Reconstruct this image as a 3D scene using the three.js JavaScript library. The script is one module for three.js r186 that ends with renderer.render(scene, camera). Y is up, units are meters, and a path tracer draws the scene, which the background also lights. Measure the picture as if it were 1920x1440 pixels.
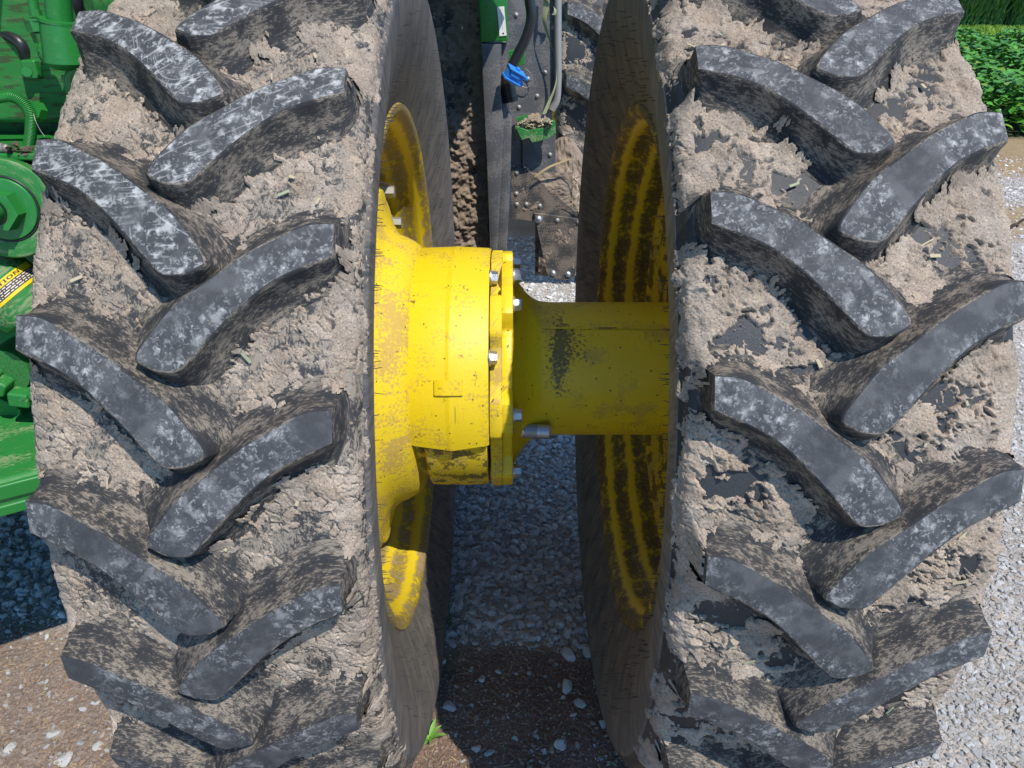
import * as THREE from 'three';
import { Sky } from 'three/addons/objects/Sky.js';
import { RoundedBoxGeometry } from 'three/addons/geometries/RoundedBoxGeometry.js';
import { mergeGeometries, mergeVertices, toCreasedNormals } from 'three/addons/utils/BufferGeometryUtils.js';

// ------------------------------------------------------------------ camera, sky, sun, exposure
const W = 1024, H = 768, PITCH = 29.03 * Math.PI / 180;
const CAM = new THREE.Vector3(0, 1.5126, 1.3943), AXLE = 0.775;
const scene = new THREE.Scene();
const camera = new THREE.PerspectiveCamera(2 * Math.atan(720 / 1443) * 180 / Math.PI, W / H, 0.05, 400);
camera.position.copy(CAM); camera.rotation.x = -PITCH; camera.updateMatrixWorld();
const renderer = new THREE.WebGLRenderer({ antialias: true });
renderer.setSize(W, H);
renderer.toneMapping = THREE.LinearToneMapping;
renderer.toneMappingExposure = 1.0;
renderer.shadowMap.enabled = true;
const SUN = new THREE.Vector3(0.33, 0.83, 0.45).normalize();
const sky = new Sky(); sky.name = 'sky'; sky.scale.setScalar(300); sky.userData.kind = 'structure';
const su = sky.material.uniforms;
su.sunPosition.value.copy(SUN); su.turbidity.value = 2.2; su.rayleigh.value = 1.1; su.mieCoefficient.value = 0.004;
if (su.cloudCoverage) { su.cloudCoverage.value = 0.3; su.cloudDensity.value = 0.5; }
scene.add(sky);
scene.environmentIntensity = 0.2;
const sun = new THREE.DirectionalLight(new THREE.Color(1, 0.945, 0.86), 5);
sun.name = 'sun'; sun.position.copy(SUN).multiplyScalar(20); sun.castShadow = true;
Object.assign(sun.shadow.camera, { left: -8, right: 8, top: 8, bottom: -8, near: 1, far: 60 });
scene.add(sun); scene.add(sun.target);

// ------------------------------------------------------------------ random numbers and noise
function rng(seed) { let a = seed >>> 0; return () => { a = (a + 0x6D2B79F5) | 0; let t = Math.imul(a ^ (a >>> 15), 1 | a); t = (t + Math.imul(t ^ (t >>> 7), 61 | t)) ^ t; return ((t ^ (t >>> 14)) >>> 0) / 4294967296; }; }
const PERM = new Uint8Array(512); { const r = rng(7), p = [...Array(256).keys()]; for (let i = 255; i > 0; i--) { const j = (r() * (i + 1)) | 0; [p[i], p[j]] = [p[j], p[i]]; } for (let i = 0; i < 512; i++) PERM[i] = p[i & 255]; }
const GX = new Float32Array(256), GY = new Float32Array(256); for (let i = 0; i < 256; i++) { GX[i] = Math.cos(i / 256 * 6.28318); GY[i] = Math.sin(i / 256 * 6.28318); }
const wrap = (i, P) => P ? ((i % P) + P) % P : i & 255;
function gn(x, y, P = 0) {                       // gradient noise, about -1..1, tiles with period P
  const xi = Math.floor(x), yi = Math.floor(y), fx = x - xi, fy = y - yi;
  const x0 = wrap(xi, P), x1 = wrap(xi + 1, P), y0 = wrap(yi, P), y1 = wrap(yi + 1, P);
  const h = (a, b) => PERM[(PERM[a & 255] + b) & 255];
  const u = fx * fx * fx * (fx * (fx * 6 - 15) + 10), v = fy * fy * fy * (fy * (fy * 6 - 15) + 10);
  const a = h(x0, y0), b = h(x1, y0), c = h(x0, y1), d = h(x1, y1);
  const n0 = GX[a] * fx + GY[a] * fy, n1 = GX[b] * (fx - 1) + GY[b] * fy, n2 = GX[c] * fx + GY[c] * (fy - 1), n3 = GX[d] * (fx - 1) + GY[d] * (fy - 1);
  return 1.45 * ((n0 + u * (n1 - n0)) * (1 - v) + (n2 + u * (n3 - n2)) * v);
}
function fbm(x, y, o = 4, P = 0, g = 0.5) { let s = 0, a = 1, t = 0; for (let i = 0; i < o; i++) { s += a * gn(x + i * 17, y + i * 31, P); t += a; a *= g; x *= 2; y *= 2; P *= 2; } return s / t * 1.5; }
const wo = [0, 0, 0];
function worley(x, y, P = 0) {                   // [nearest, second nearest, id 0..1]
  const xi = Math.floor(x), yi = Math.floor(y); let a = 9, b = 9, id = 0;
  for (let j = -1; j < 2; j++) for (let i = -1; i < 2; i++) {
    const h = PERM[(PERM[wrap(xi + i, P) & 255] + wrap(yi + j, P)) & 255], h2 = PERM[(h + 91) & 255];
    const dx = xi + i + h / 256 - x, dy = yi + j + h2 / 256 - y, d = Math.sqrt(dx * dx + dy * dy);
    if (d < a) { b = a; a = d; id = PERM[(h + 13) & 255] / 256; } else if (d < b) b = d;
  }
  wo[0] = a; wo[1] = b; wo[2] = id; return wo;
}
const clamp = (x, a = 0, b = 1) => x < a ? a : x > b ? b : x;
const lerp = (a, b, t) => a + (b - a) * t;
const ss = (a, b, x) => { const t = clamp((x - a) / (b - a)); return t * t * (3 - 2 * t); };
const mix3 = (a, b, t) => [lerp(a[0], b[0], t), lerp(a[1], b[1], t), lerp(a[2], b[2], t)];

// ------------------------------------------------------------------ textures
const toS = x => { x = clamp(x); return 255 * (x <= 0.0031308 ? 12.92 * x : 1.055 * Math.pow(x, 1 / 2.4) - 0.055); };
function tex(n, f, data = false) {               // f(u, v) gives linear rgb (colour) or a grey value (data)
  const d = new Uint8Array(n * n * 4);
  for (let j = 0; j < n; j++) for (let i = 0; i < n; i++) {
    const c = f(i / n, j / n), k = 4 * (j * n + i);
    if (data) d[k] = d[k + 1] = d[k + 2] = 255 * clamp(c); else { d[k] = toS(c[0]); d[k + 1] = toS(c[1]); d[k + 2] = toS(c[2]); }
    d[k + 3] = 255;
  }
  const t = new THREE.DataTexture(d, n, n); t.wrapS = t.wrapT = THREE.RepeatWrapping; t.magFilter = THREE.LinearFilter;
  if (!data) t.colorSpace = THREE.SRGBColorSpace; t.needsUpdate = true; return t;
}
const std = (o) => new THREE.MeshStandardMaterial(o);
const RUB = [0.031, 0.032, 0.034], MUD = [0.335, 0.266, 0.202], DUST = [0.305, 0.25, 0.19];

function lugTop(seed, scuff, white) {            // worn lug faces: grey rubber with pale scuffs, speckles and scratches; tile 0.4 m
  return tex(1024, (u, v) => {
    const x = u + seed * 0.37, y = v + seed * 0.61;
    let b = 0.42 * fbm(x * 8, y * 8, 5, 8, 0.65) + 0.3 * gn(x * 110, y * 110, 110) + 0.25 * gn(x * 55, y * 55, 55);
    let c = RUB.map(q => q * (1.45 + 0.55 * b));
    const zone = ss(-0.35, 0.45, fbm(x * 5 + 3, y * 5, 3, 5) + scuff);
    const qx = 0.55 * fbm(x * 60, y * 60, 2, 60), qy = 0.55 * fbm(x * 60 + 9, y * 60, 2, 60), w = worley(x * 42 + qx, y * 42 + qy, 42), sp = ss(0.33, 0.2, w[0] + 0.14 * gn(x * 90, y * 90, 90)) * (w[2] > 0.52 ? 1 : 0.15) * w[2];
    const w2 = worley(x * 110 + 1.5 * qx, y * 110 + 1.5 * qy, 110), sp2 = ss(0.34, 0.16, w2[0]) * (w2[2] > 0.6 ? w2[2] : 0);
    const scr = ss(0.32, 0.6, gn(x * 60 + 40 * gn(x * 3, y * 3, 3), y * 14, 0)) + ss(0.38, 0.6, gn((x + y) * 70, (x - y) * 9, 0));
    const blot = ss(0.0, 0.7, fbm(x * 24, y * 24, 5, 24, 0.62)), veil = 0.09 * ss(-0.3, 0.6, fbm(x * 12 + 7, y * 12, 5, 12, 0.6));
    const k = veil + zone * (0.34 * sp + 0.34 * sp2 + 0.34 * blot) + white * zone * (0.35 * scr + 0.4 * blot);
    return mix3(c, [0.5, 0.49, 0.47], clamp(k, 0, 0.85));
  });
}
const lugTops = [lugTop(1, 0.15, 0), lugTop(2, 0.35, 0.15), lugTop(3, 0.7, 0.9), lugTop(4, 0.2, 0.15)];
// rubber filmed with drying mud: fine tan veins and flecks over dark rubber; tile 0.25 m
const filmTex = (seed, cover) => tex(1024, (u, v) => {
  const x = u + seed * 0.31, y = v + seed * 0.17;
  const wx = x * 19 + 1.1 * fbm(x * 9, y * 9, 3, 9), wy = y * 84 + 2.4 * fbm(x * 9 + 5, y * 9, 3, 9);
  const vein = 1 - Math.abs(gn(wx, wy, 0)) * 2.4, vein2 = 1 - Math.abs(gn(wx * 2.3 + 7, wy * 2.1, 0)) * 2.6, fleck = fbm(x * 60, y * 100, 3, 0, 0.6), chip = fbm(x * 26, y * 30, 4, 0, 0.6);
  const zone = fbm(x * 5, y * 5, 5, 5);
  const k = clamp(0.1 * ss(-0.3, 0.7, zone + cover) + ss(0.3, 0.85, Math.max(vein, vein2) * 0.5 + fleck * 0.3 + chip * 0.55 + zone * 0.6 + cover - 0.2) * 0.9);
  return mix3(RUB.map(q => q * (0.8 + 0.2 * fleck)), DUST.map(q => q * (0.95 + 0.15 * fleck)), k * 0.88);
});
const film = filmTex(1, 0.5), filmHeavy = filmTex(2, 0.3), filmClean = filmTex(3, -0.35);
const wallTex = tex(1024, (u, v) => {            // sidewall: dusty, with slanted drag scratches; tile 0.5 m
  const st = fbm(u * 90 + v * 22, v * 9, 3, 0), st2 = fbm(u * 26 + v * 10, v * 5 + 9, 3, 0), n = fbm(u * 8, v * 8, 5, 8), f = gn(u * 128, v * 128, 128);
  const k = clamp(0.42 + 0.3 * st + 0.24 * st2 + 0.3 * n + 0.1 * f);
  return mix3([0.05, 0.054, 0.06], [0.27, 0.225, 0.175], k * 0.9);
});
const grainBump = tex(512, (u, v) => 0.5 + 0.3 * fbm(u * 24, v * 24, 5, 24, 0.65) + 0.15 * gn(u * 128, v * 128, 128), true);
const mudTex = tex(1024, (u, v) => {             // dry clay colour; tile 0.2 m
  const n = fbm(u * 9, v * 9, 5, 9), f = fbm(u * 100, v * 100, 3, 100), w = worley(u * 70, v * 70, 70);
  let c = MUD.map(q => q * (1 + 0.16 * n + 0.14 * f));
  if (w[2] > 0.8) c = mix3(c, [0.55, 0.47, 0.36], 0.55 * ss(0.4, 0.15, w[0]));
  if (w[2] < 0.24) c = mix3(c, [0.12, 0.09, 0.07], 0.75 * ss(0.4, 0.14, w[0]));
  return c;
});
const mudBump = tex(1024, (u, v) => { const w = worley(u * 26, v * 26, 26); const crack = ss(0.0, 0.09, w[1] - w[0]); return 0.35 * crack + 0.4 + 0.22 * fbm(u * 50, v * 50, 4, 50, 0.7); }, true);
function paint(base, o) {                        // enamel with dust patches, chips and rubs; tile 0.4 m
  return tex(512, (u, v) => {
    const s = o.seed || 0, x = u + s * 0.37, y = v + s * 0.53;
    const n = fbm(x * 5, y * 5, 5, 5), f = fbm(x * 70, y * 70, 3, 70), st = fbm(x * 7, y * 50, 3, 0);
    let c = base.map(q => q * (1 + 0.05 * n + 0.03 * f));
    const dust = ss(0.0, 0.5, n * 0.75 + f * 0.6 + 0.25 * st + o.dust);
    c = mix3(c, o.dustC || [0.34, 0.26, 0.16], dust * o.dustA);
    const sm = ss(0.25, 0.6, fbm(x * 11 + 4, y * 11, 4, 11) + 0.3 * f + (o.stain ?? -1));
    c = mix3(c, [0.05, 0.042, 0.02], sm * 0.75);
    const w = worley(x * 30, y * 30, 30);
    if (w[2] > 0.93) c = mix3(c, [0.03, 0.025, 0.018], ss(0.13, 0.08, w[0]));
    const scr = ss(0.55, 0.7, gn(x * 90, y * 9 + 2 * gn(x * 4, y * 4, 4))) * ss(0.2, 0.5, gn(x * 12, y * 12, 12));
    return mix3(c, [0.16, 0.12, 0.03], 0.5 * scr);
  });
}
const YEL = [0.78, 0.57, 0.011], GRN = [0.019, 0.19, 0.033];
const uvTile = (t, s) => { const c = t.clone(); c.repeat.set(1 / s, 1 / s); c.needsUpdate = true; return c; };
const lugBump = uvTile(grainBump, 0.05);
const M = {
  yellow: std({ map: uvTile(paint(YEL, { seed: 1, dust: -0.14, dustA: 0.5, dustC: [0.4, 0.27, 0.07], stain: -0.34 }), 0.4), roughness: 0.42, bumpMap: uvTile(grainBump, 0.06), bumpScale: 0.0004 }),
  yellowDusty: std({ map: uvTile(paint(YEL, { seed: 2, dust: 0.12, dustA: 0.72, dustC: [0.42, 0.27, 0.1], stain: -0.55 }), 0.4), roughness: 0.7, bumpMap: uvTile(grainBump, 0.05), bumpScale: 0.0007 }),
  yellowStained: std({ map: uvTile(tex(768, (u, v) => { const l = u * 0.6, t = v * 0.6, n = fbm(u * 9, v * 9, 5, 0), f = fbm(u * 80, v * 80, 3, 0), f2 = fbm(u * 150, v * 150, 2, 0);
    let c = YEL.map(q => q * (0.97 + 0.05 * n)); c = mix3(c, [0.36, 0.26, 0.07], 0.5 * ss(0.0, 0.6, n + 0.3 * f - 0.05));
    const band = Math.exp(-((l - 0.125 - 0.012 * n) ** 2) / 0.0005) * ss(-0.02, 0.07, t + 0.03 * n) * ss(0.3, 0.14, t + 0.04 * n) + 0.55 * Math.exp(-((l - 0.16) ** 2) / 0.0012) * ss(0.06, 0.11, t) * ss(0.2, 0.15, t);
    c = mix3(c, [0.035, 0.04, 0.03], 0.8 * ss(0.15, 0.7, f * 0.8 + f2 * 0.4 + band * 1.25 - 0.45));
    const sc = ss(0.5, 0.75, gn(u * 70, v * 9)) * ss(0.25, 0.6, gn(u * 7 + 3, v * 9)); c = mix3(c, [0.1, 0.08, 0.02], 0.6 * sc);
    const w = worley(u * 34, v * 34); if (w[2] > 0.93) c = mix3(c, [0.03, 0.025, 0.015], ss(0.13, 0.07, w[0])); return c; }), 0.6), roughness: 0.42, bumpMap: uvTile(grainBump, 0.07), bumpScale: 0.0005 }),
  yellowGrimy: std({ map: uvTile(paint(YEL, { seed: 4, dust: 0.15, dustA: 0.6, stain: 0.32 }), 0.3), roughness: 0.75 }),
  green: std({ map: uvTile(paint(GRN, { seed: 5, dust: -0.42, dustA: 0.45, dustC: [0.3, 0.32, 0.18], stain: -0.55 }), 0.4), roughness: 0.38 }),
  greenDusty: std({ map: uvTile(paint(GRN, { seed: 6, dust: -0.02, dustA: 0.6, dustC: [0.33, 0.34, 0.2], stain: -0.5 }), 0.4), roughness: 0.6 }),
  greenGrimeShade: std({ map: uvTile(paint(GRN, { seed: 7, dust: -0.15, dustA: 0.35, dustC: [0.2, 0.2, 0.11], stain: 0.2 }), 0.4), roughness: 0.7 }),  // some grime; its dark stain stands in for shade on the green castings
  plastic: std({ map: uvTile(paint([0.095, 0.097, 0.102], { seed: 8, dust: 0.12, dustA: 0.45, dustC: [0.26, 0.24, 0.22], stain: -0.5 }), 0.4), roughness: 0.55 }),
  plate: std({ map: uvTile(paint([0.05, 0.047, 0.045], { seed: 9, dust: 0.26, dustA: 0.7, dustC: [0.26, 0.2, 0.15], stain: -0.3 }), 0.3), roughness: 0.7, bumpMap: uvTile(grainBump, 0.08), bumpScale: 0.0012 }),
  steel: std({ color: new THREE.Color(0.55, 0.56, 0.58), metalness: 0.85, roughness: 0.35, bumpMap: uvTile(grainBump, 0.05), bumpScale: 0.0003 }),
  dullSteel: std({ map: uvTile(paint([0.34, 0.33, 0.31], { seed: 10, dust: 0.0, dustA: 0.5, stain: -0.5 }), 0.2), metalness: 0.4, roughness: 0.5 }),
  hose: std({ color: new THREE.Color(0.018, 0.019, 0.021), roughness: 0.38 }),
  blue: std({ color: new THREE.Color(0.03, 0.24, 0.72), roughness: 0.45, bumpMap: uvTile(grainBump, 0.05), bumpScale: 0.0005 }),
  white: std({ color: new THREE.Color(0.68, 0.66, 0.6), roughness: 0.6 }),
  mud: std({ map: uvTile(mudTex, 0.2), bumpMap: uvTile(mudBump, 0.11), bumpScale: 0.0013, roughness: 0.95, vertexColors: true }),
  mudPlain: std({ map: uvTile(mudTex, 0.2), bumpMap: uvTile(mudBump, 0.11), bumpScale: 0.003, roughness: 0.95, color: new THREE.Color(0.72, 0.68, 0.66) }),
  film: std({ map: uvTile(film, 0.25), roughness: 0.62, bumpMap: uvTile(grainBump, 0.06), bumpScale: 0.0008 }),
  filmClean: std({ map: uvTile(filmClean, 0.25), roughness: 0.5, bumpMap: uvTile(grainBump, 0.06), bumpScale: 0.0006 }),
  filmHeavy: std({ map: uvTile(filmHeavy, 0.25), roughness: 0.75, bumpMap: uvTile(grainBump, 0.05), bumpScale: 0.0015 }),
  flanks: [0, 1, 2, 3].map(b => { const m = uvTile(filmHeavy, [0.25, 0.21, 0.28, 0.23][b]); m.offset.set(0.29 * b, 0.37 * b); return std({ map: m, roughness: 0.75, bumpMap: lugBump, bumpScale: 0.0013 }); }),
  wall: std({ map: uvTile(wallTex, 0.5), roughness: 0.75, bumpMap: uvTile(grainBump, 0.08), bumpScale: 0.0007 }),
  lugs: lugTops.map((t, a) => [0, 1, 2, 3, 4].map(b => { const m = uvTile(t, 0.4); m.offset.set(0.37 * b + 0.11 * a, 0.23 * b + 0.4 * a); m.rotation = b * 1.3; return std({ map: m, roughness: 0.78, bumpMap: lugBump, bumpScale: 0.0006 }); })),
  hair: std({ color: new THREE.Color(0.03, 0.03, 0.03), roughness: 0.6 }),
  chaff: std({ color: new THREE.Color(0.42, 0.355, 0.23), roughness: 0.9 }),
  chaffGreen: std({ color: new THREE.Color(0.3, 0.32, 0.2), roughness: 0.9 }),
};

// ------------------------------------------------------------------ objects, names, geometry helpers
const used = new Map();
function numbered(n) { const k = used.get(n) || 0; used.set(n, k + 1); return k ? `${n}_${String(k).padStart(3, '0')}` : n; }
function shadows(o) { o.castShadow = o.receiveShadow = true; return o; }
function tag(o, label, category, group) { o.userData.label = label; if (category) o.userData.category = category; if (group) o.userData.group = group; return o; }
function group(name, parent, label) { const g = new THREE.Group(); g.name = numbered(name); (parent || scene).add(g); if (label) g.userData.label = label; return g; }
function part(name, geo, mat, parent, label) { const m = shadows(new THREE.Mesh(geo, mat)); m.name = numbered(name); (parent || scene).add(m); if (label) m.userData.label = label; return m; }
function merge(list) { return mergeGeometries(list.map(g => { const q = g.index ? g.toNonIndexed() : g; for (const k of Object.keys(q.attributes)) if (!['position', 'normal', 'uv'].includes(k)) q.deleteAttribute(k); return q; })); }
function surface(nu, nv, f, crease) {            // f(i, j) gives [x, y, z, u, v]
  const p = [], uv = [], idx = [];
  for (let j = 0; j <= nv; j++) for (let i = 0; i <= nu; i++) { const q = f(i / nu, j / nv, i, j); p.push(q[0], q[1], q[2]); uv.push(q[3], q[4]); }
  for (let j = 0; j < nv; j++) for (let i = 0; i < nu; i++) { const a = j * (nu + 1) + i, b = a + 1, c = a + nu + 1, d = c + 1; idx.push(a, b, d, a, d, c); }
  let g = new THREE.BufferGeometry(); g.setAttribute('position', new THREE.Float32BufferAttribute(p, 3)); g.setAttribute('uv', new THREE.Float32BufferAttribute(uv, 2)); g.setIndex(idx);
  if (crease) g = toCreasedNormals(g, crease); else g.computeVertexNormals(); return g;
}
function revolve(prof, segs = 96, t0 = 0, t1 = 2 * Math.PI, crease = 0.5) {   // profile of [x, r] turned about the x axis; angle from +z towards +y; uv in metres
  const len = [0]; for (let i = 1; i < prof.length; i++) len.push(len[i - 1] + Math.hypot(prof[i][0] - prof[i - 1][0], prof[i][1] - prof[i - 1][1]));
  const rm = prof.reduce((a, q) => a + q[1], 0) / prof.length;
  return surface(segs, prof.length - 1, (a, b, i, j) => { const t = lerp(t0, t1, a), [x, r] = prof[j]; return [x, r * Math.sin(t), r * Math.cos(t), len[j], rm * t]; }, crease);
}
function smooth(pts, n) { const c = new THREE.CatmullRomCurve3(pts.map(p => new THREE.Vector3(p[0], p[1], p[2] || 0)), false, 'centripetal'); return c.getSpacedPoints(n); }
function tube(pts, r, n = 40, k = 12) { const c = new THREE.CatmullRomCurve3(pts.map(p => p.isVector3 ? p : new THREE.Vector3(...p)), false, 'centripetal'); return new THREE.TubeGeometry(c, n, r, k, false); }
function cyl(a, b, r0, r1 = r0, k = 24) { const d = b.clone().sub(a), g = new THREE.CylinderGeometry(r1, r0, d.length(), k, 1); g.applyQuaternion(new THREE.Quaternion().setFromUnitVectors(new THREE.Vector3(0, 1, 0), d.clone().normalize())); const m = a.clone().add(b).multiplyScalar(0.5); g.translate(m.x, m.y, m.z); return g; }
function box(x0, x1, y0, y1, z0, z1, r = 0.006) { const g = new RoundedBoxGeometry(x1 - x0, y1 - y0, z1 - z0, 2, Math.min(r, (x1 - x0) / 2.1, (y1 - y0) / 2.1, (z1 - z0) / 2.1)); g.translate((x0 + x1) / 2, (y0 + y1) / 2, (z0 + z1) / 2); return g; }
function planarUV(g, f) { const p = g.attributes.position, uv = new Float32Array(p.count * 2); for (let i = 0; i < p.count; i++) { const q = f(p.getX(i), p.getY(i), p.getZ(i)); uv[2 * i] = q[0]; uv[2 * i + 1] = q[1]; } g.setAttribute('uv', new THREE.BufferAttribute(uv, 2)); return g; }
const uvXY = g => planarUV(g, (x, y, z) => [x + z * 0.7, y + z * 0.5]);
// a pixel of the 1920 x 1440 photograph taken onto a plane of the place
function ray(px, py) { const d = new THREE.Vector3((px - 960) / 1443, -(py - 720) / 1443, -1); d.applyEuler(new THREE.Euler(-PITCH, 0, 0)); return d; }
function onZ(px, py, z) { const d = ray(px, py); return CAM.clone().addScaledVector(d, (z - CAM.z) / d.z); }
function onY(px, py, y) { const d = ray(px, py); return CAM.clone().addScaledVector(d, (y - CAM.y) / d.y); }
function plateOn(pts, z, thick, hole) {          // a plate outlined on the plane z, facing the camera side, bevelled
  const s = new THREE.Shape(); pts.forEach((p, i) => { const q = onZ(p[0], p[1], z); i ? s.lineTo(q.x, q.y) : s.moveTo(q.x, q.y); }); s.closePath();
  const g = new THREE.ExtrudeGeometry(s, { depth: thick, bevelEnabled: true, bevelSize: 0.0015, bevelThickness: 0.0015, bevelSegments: 1 }); g.translate(0, 0, z - thick); return uvXY(g);
}
function hexBolt(r, h, washer = true) {          // axis +x, base at x = 0
  const hd = new THREE.CylinderGeometry(r * 0.93, r, h, 6, 1); const list = [toCreasedNormals(hd, 0.3).translate(0, h / 2 + (washer ? 0.003 : 0), 0)];
  if (washer) list.push(new THREE.CylinderGeometry(r * 1.25, r * 1.25, 0.003, 20).translate(0, 0.0015, 0));
  const g = merge(list); g.rotateZ(-Math.PI / 2); return g;
}
function stoneGeo(seed, detail = 1) {            // crushed limestone: a ball cut by random flats
  const r = rng(seed), g = new THREE.IcosahedronGeometry(1, detail), p = g.attributes.position, cuts = [];
  for (let i = 0; i < 9; i++) { const v = new THREE.Vector3(r() * 2 - 1, r() * 2 - 1, r() * 2 - 1).normalize(); cuts.push([v, 0.38 + 0.34 * r()]); }
  const v = new THREE.Vector3(), sx = 0.8 + 0.5 * r(), sz = 0.7 + 0.5 * r();
  for (let i = 0; i < p.count; i++) { v.fromBufferAttribute(p, i); for (const [n, d] of cuts) { const k = v.dot(n) - d; if (k > 0) v.addScaledVector(n, -k); } p.setXYZ(i, v.x * sx, v.y * 0.75, v.z * sz); }
  g.computeVertexNormals(); return g;
}

// ------------------------------------------------------------------ ground: one sheet, gravel yard with a patch of dark soil
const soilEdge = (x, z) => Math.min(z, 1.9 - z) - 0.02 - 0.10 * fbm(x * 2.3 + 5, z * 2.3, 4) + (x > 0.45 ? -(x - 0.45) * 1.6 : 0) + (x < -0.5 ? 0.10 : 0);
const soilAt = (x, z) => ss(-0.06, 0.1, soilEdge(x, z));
const strawAt = (x, z) => ss(-4.4, -4.9, z + 0.4 * fbm(x * 1.3, z * 1.3, 3)) + 0.9 * ss(0.5, 0.15, Math.abs(z + 3.55 + 0.25 * fbm(x * 2, z * 2, 3)));
const gy = (x, z) => 0.008 * fbm(x * 1.5, z * 1.5, 3) + 0.004 * fbm(x * 12, z * 12, 3);
{
  const N = 420, wz = t => { const q = t * 2 - 1; return q * 3.2 + Math.sign(q) * 150 * Math.pow(Math.abs(q), 7); };
  const g = surface(N, N, (a, b) => { const x = wz(a), z = -wz(b) - 0.4; const far = Math.max(Math.abs(x), Math.abs(z)); return [x, far < 12 ? gy(x, z) : 0, z, x, -z]; });
  const p = g.attributes.position, c = new Float32Array(p.count * 3);
  for (let i = 0; i < p.count; i++) {
    const x = p.getX(i), z = p.getZ(i), s = soilAt(x, z), w = clamp(strawAt(x, z));
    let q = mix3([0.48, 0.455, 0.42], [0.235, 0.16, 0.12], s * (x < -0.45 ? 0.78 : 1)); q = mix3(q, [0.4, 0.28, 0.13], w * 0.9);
    if (z < -6.2) q = [0.05, 0.07, 0.02];
    if (z < -12) q = [0.15, 0.3, 0.03];
    const k = 1 + 0.2 * fbm(x * 9, z * 9, 3); c.set(q.map(e => e * k), 3 * i);
  }
  g.setAttribute('color', new THREE.BufferAttribute(c, 3));
  const gt = tex(1024, (u, v) => { const w = worley(u * 70, v * 70, 70), id = w[2]; const f = fbm(u * 60, v * 60, 4, 60, 0.7), n = fbm(u * 7, v * 7, 4, 7); const k = 0.78 * (0.86 + 0.22 * id + 0.16 * f + 0.1 * n); return [k, k * (0.985 - 0.02 * id), k * (0.96 - 0.03 * id)]; });
  const gb = tex(1024, (u, v) => { const w = worley(u * 70, v * 70, 70); return 0.35 * clamp(1 - w[0]) * (0.4 + w[2]) + 0.4 + 0.25 * fbm(u * 50, v * 50, 4, 50, 0.7); }, true);
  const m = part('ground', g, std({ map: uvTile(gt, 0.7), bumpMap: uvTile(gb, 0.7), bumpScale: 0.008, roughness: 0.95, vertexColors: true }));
  m.userData.kind = 'structure'; m.userData.label = 'gravel yard with a dark soil patch under the wheels';
}
{ // loose gravel: countless stones, one object
  const gr = group('gravel', null, 'loose crushed limestone gravel covering the yard'); gr.userData.kind = 'stuff';
  const r = rng(11), K = 6, lists = Array.from({ length: K }, () => []);
  const put = (x, z, s, soil) => {
    const m = new THREE.Matrix4().compose(new THREE.Vector3(x, gy(x, z) + s * 0.18, z), new THREE.Quaternion().setFromEuler(new THREE.Euler((r() - 0.5) * 0.9, r() * 6.3, (r() - 0.5) * 0.9)), new THREE.Vector3(s, s * (0.7 + 0.4 * r()), s));
    const t = 0.54 + 0.3 * r(), br = r() < 0.12 ? 1 : 0, c = br ? [t * 0.95, t * 0.8, t * 0.66] : [t, t * 0.975, t * 0.935];
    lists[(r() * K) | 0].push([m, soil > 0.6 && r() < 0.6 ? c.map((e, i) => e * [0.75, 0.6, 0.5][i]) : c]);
  };
  const fill = (x0, x1, z0, z1, n, s0, s1) => { for (let i = 0; i < n; i++) { const x = lerp(x0, x1, r()), z = lerp(z0, z1, r()), so = soilAt(x, z), st = clamp(strawAt(x, z)); if (r() < so * (x < -0.45 ? 0.35 : 0.88) || r() < st * 0.8) continue; put(x, z, lerp(s0, so > 0.5 ? lerp(s0, s1, 0.45) : s1, Math.pow(r(), 4.5)), so); } };
  fill(-0.5, 0.6, -1.2, 0.75, 42000, 0.0026, 0.0165);
  fill(-0.6, 1.4, -3.2, -1.1, 14000, 0.007, 0.02);
  fill(-2.0, -0.5, -1.4, 1.0, 44000, 0.0022, 0.018);
  fill(0.55, 2.2, -1.8, 0.9, 76000, 0.003, 0.012);
  fill(1.2, 4.4, -5.4, -1.6, 26000, 0.007, 0.018);
  const gm = std({ color: 0xffffff, roughness: 0.92, bumpMap: grainBump, bumpScale: 0.004 });
  lists.forEach((l, k) => { const im = shadows(new THREE.InstancedMesh(stoneGeo(50 + k), gm, l.length)); im.name = numbered('stone'); l.forEach(([m, c], i) => { im.setMatrixAt(i, m); im.setColorAt(i, new THREE.Color().setRGB(...c)); }); gr.add(im); });
}

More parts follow.
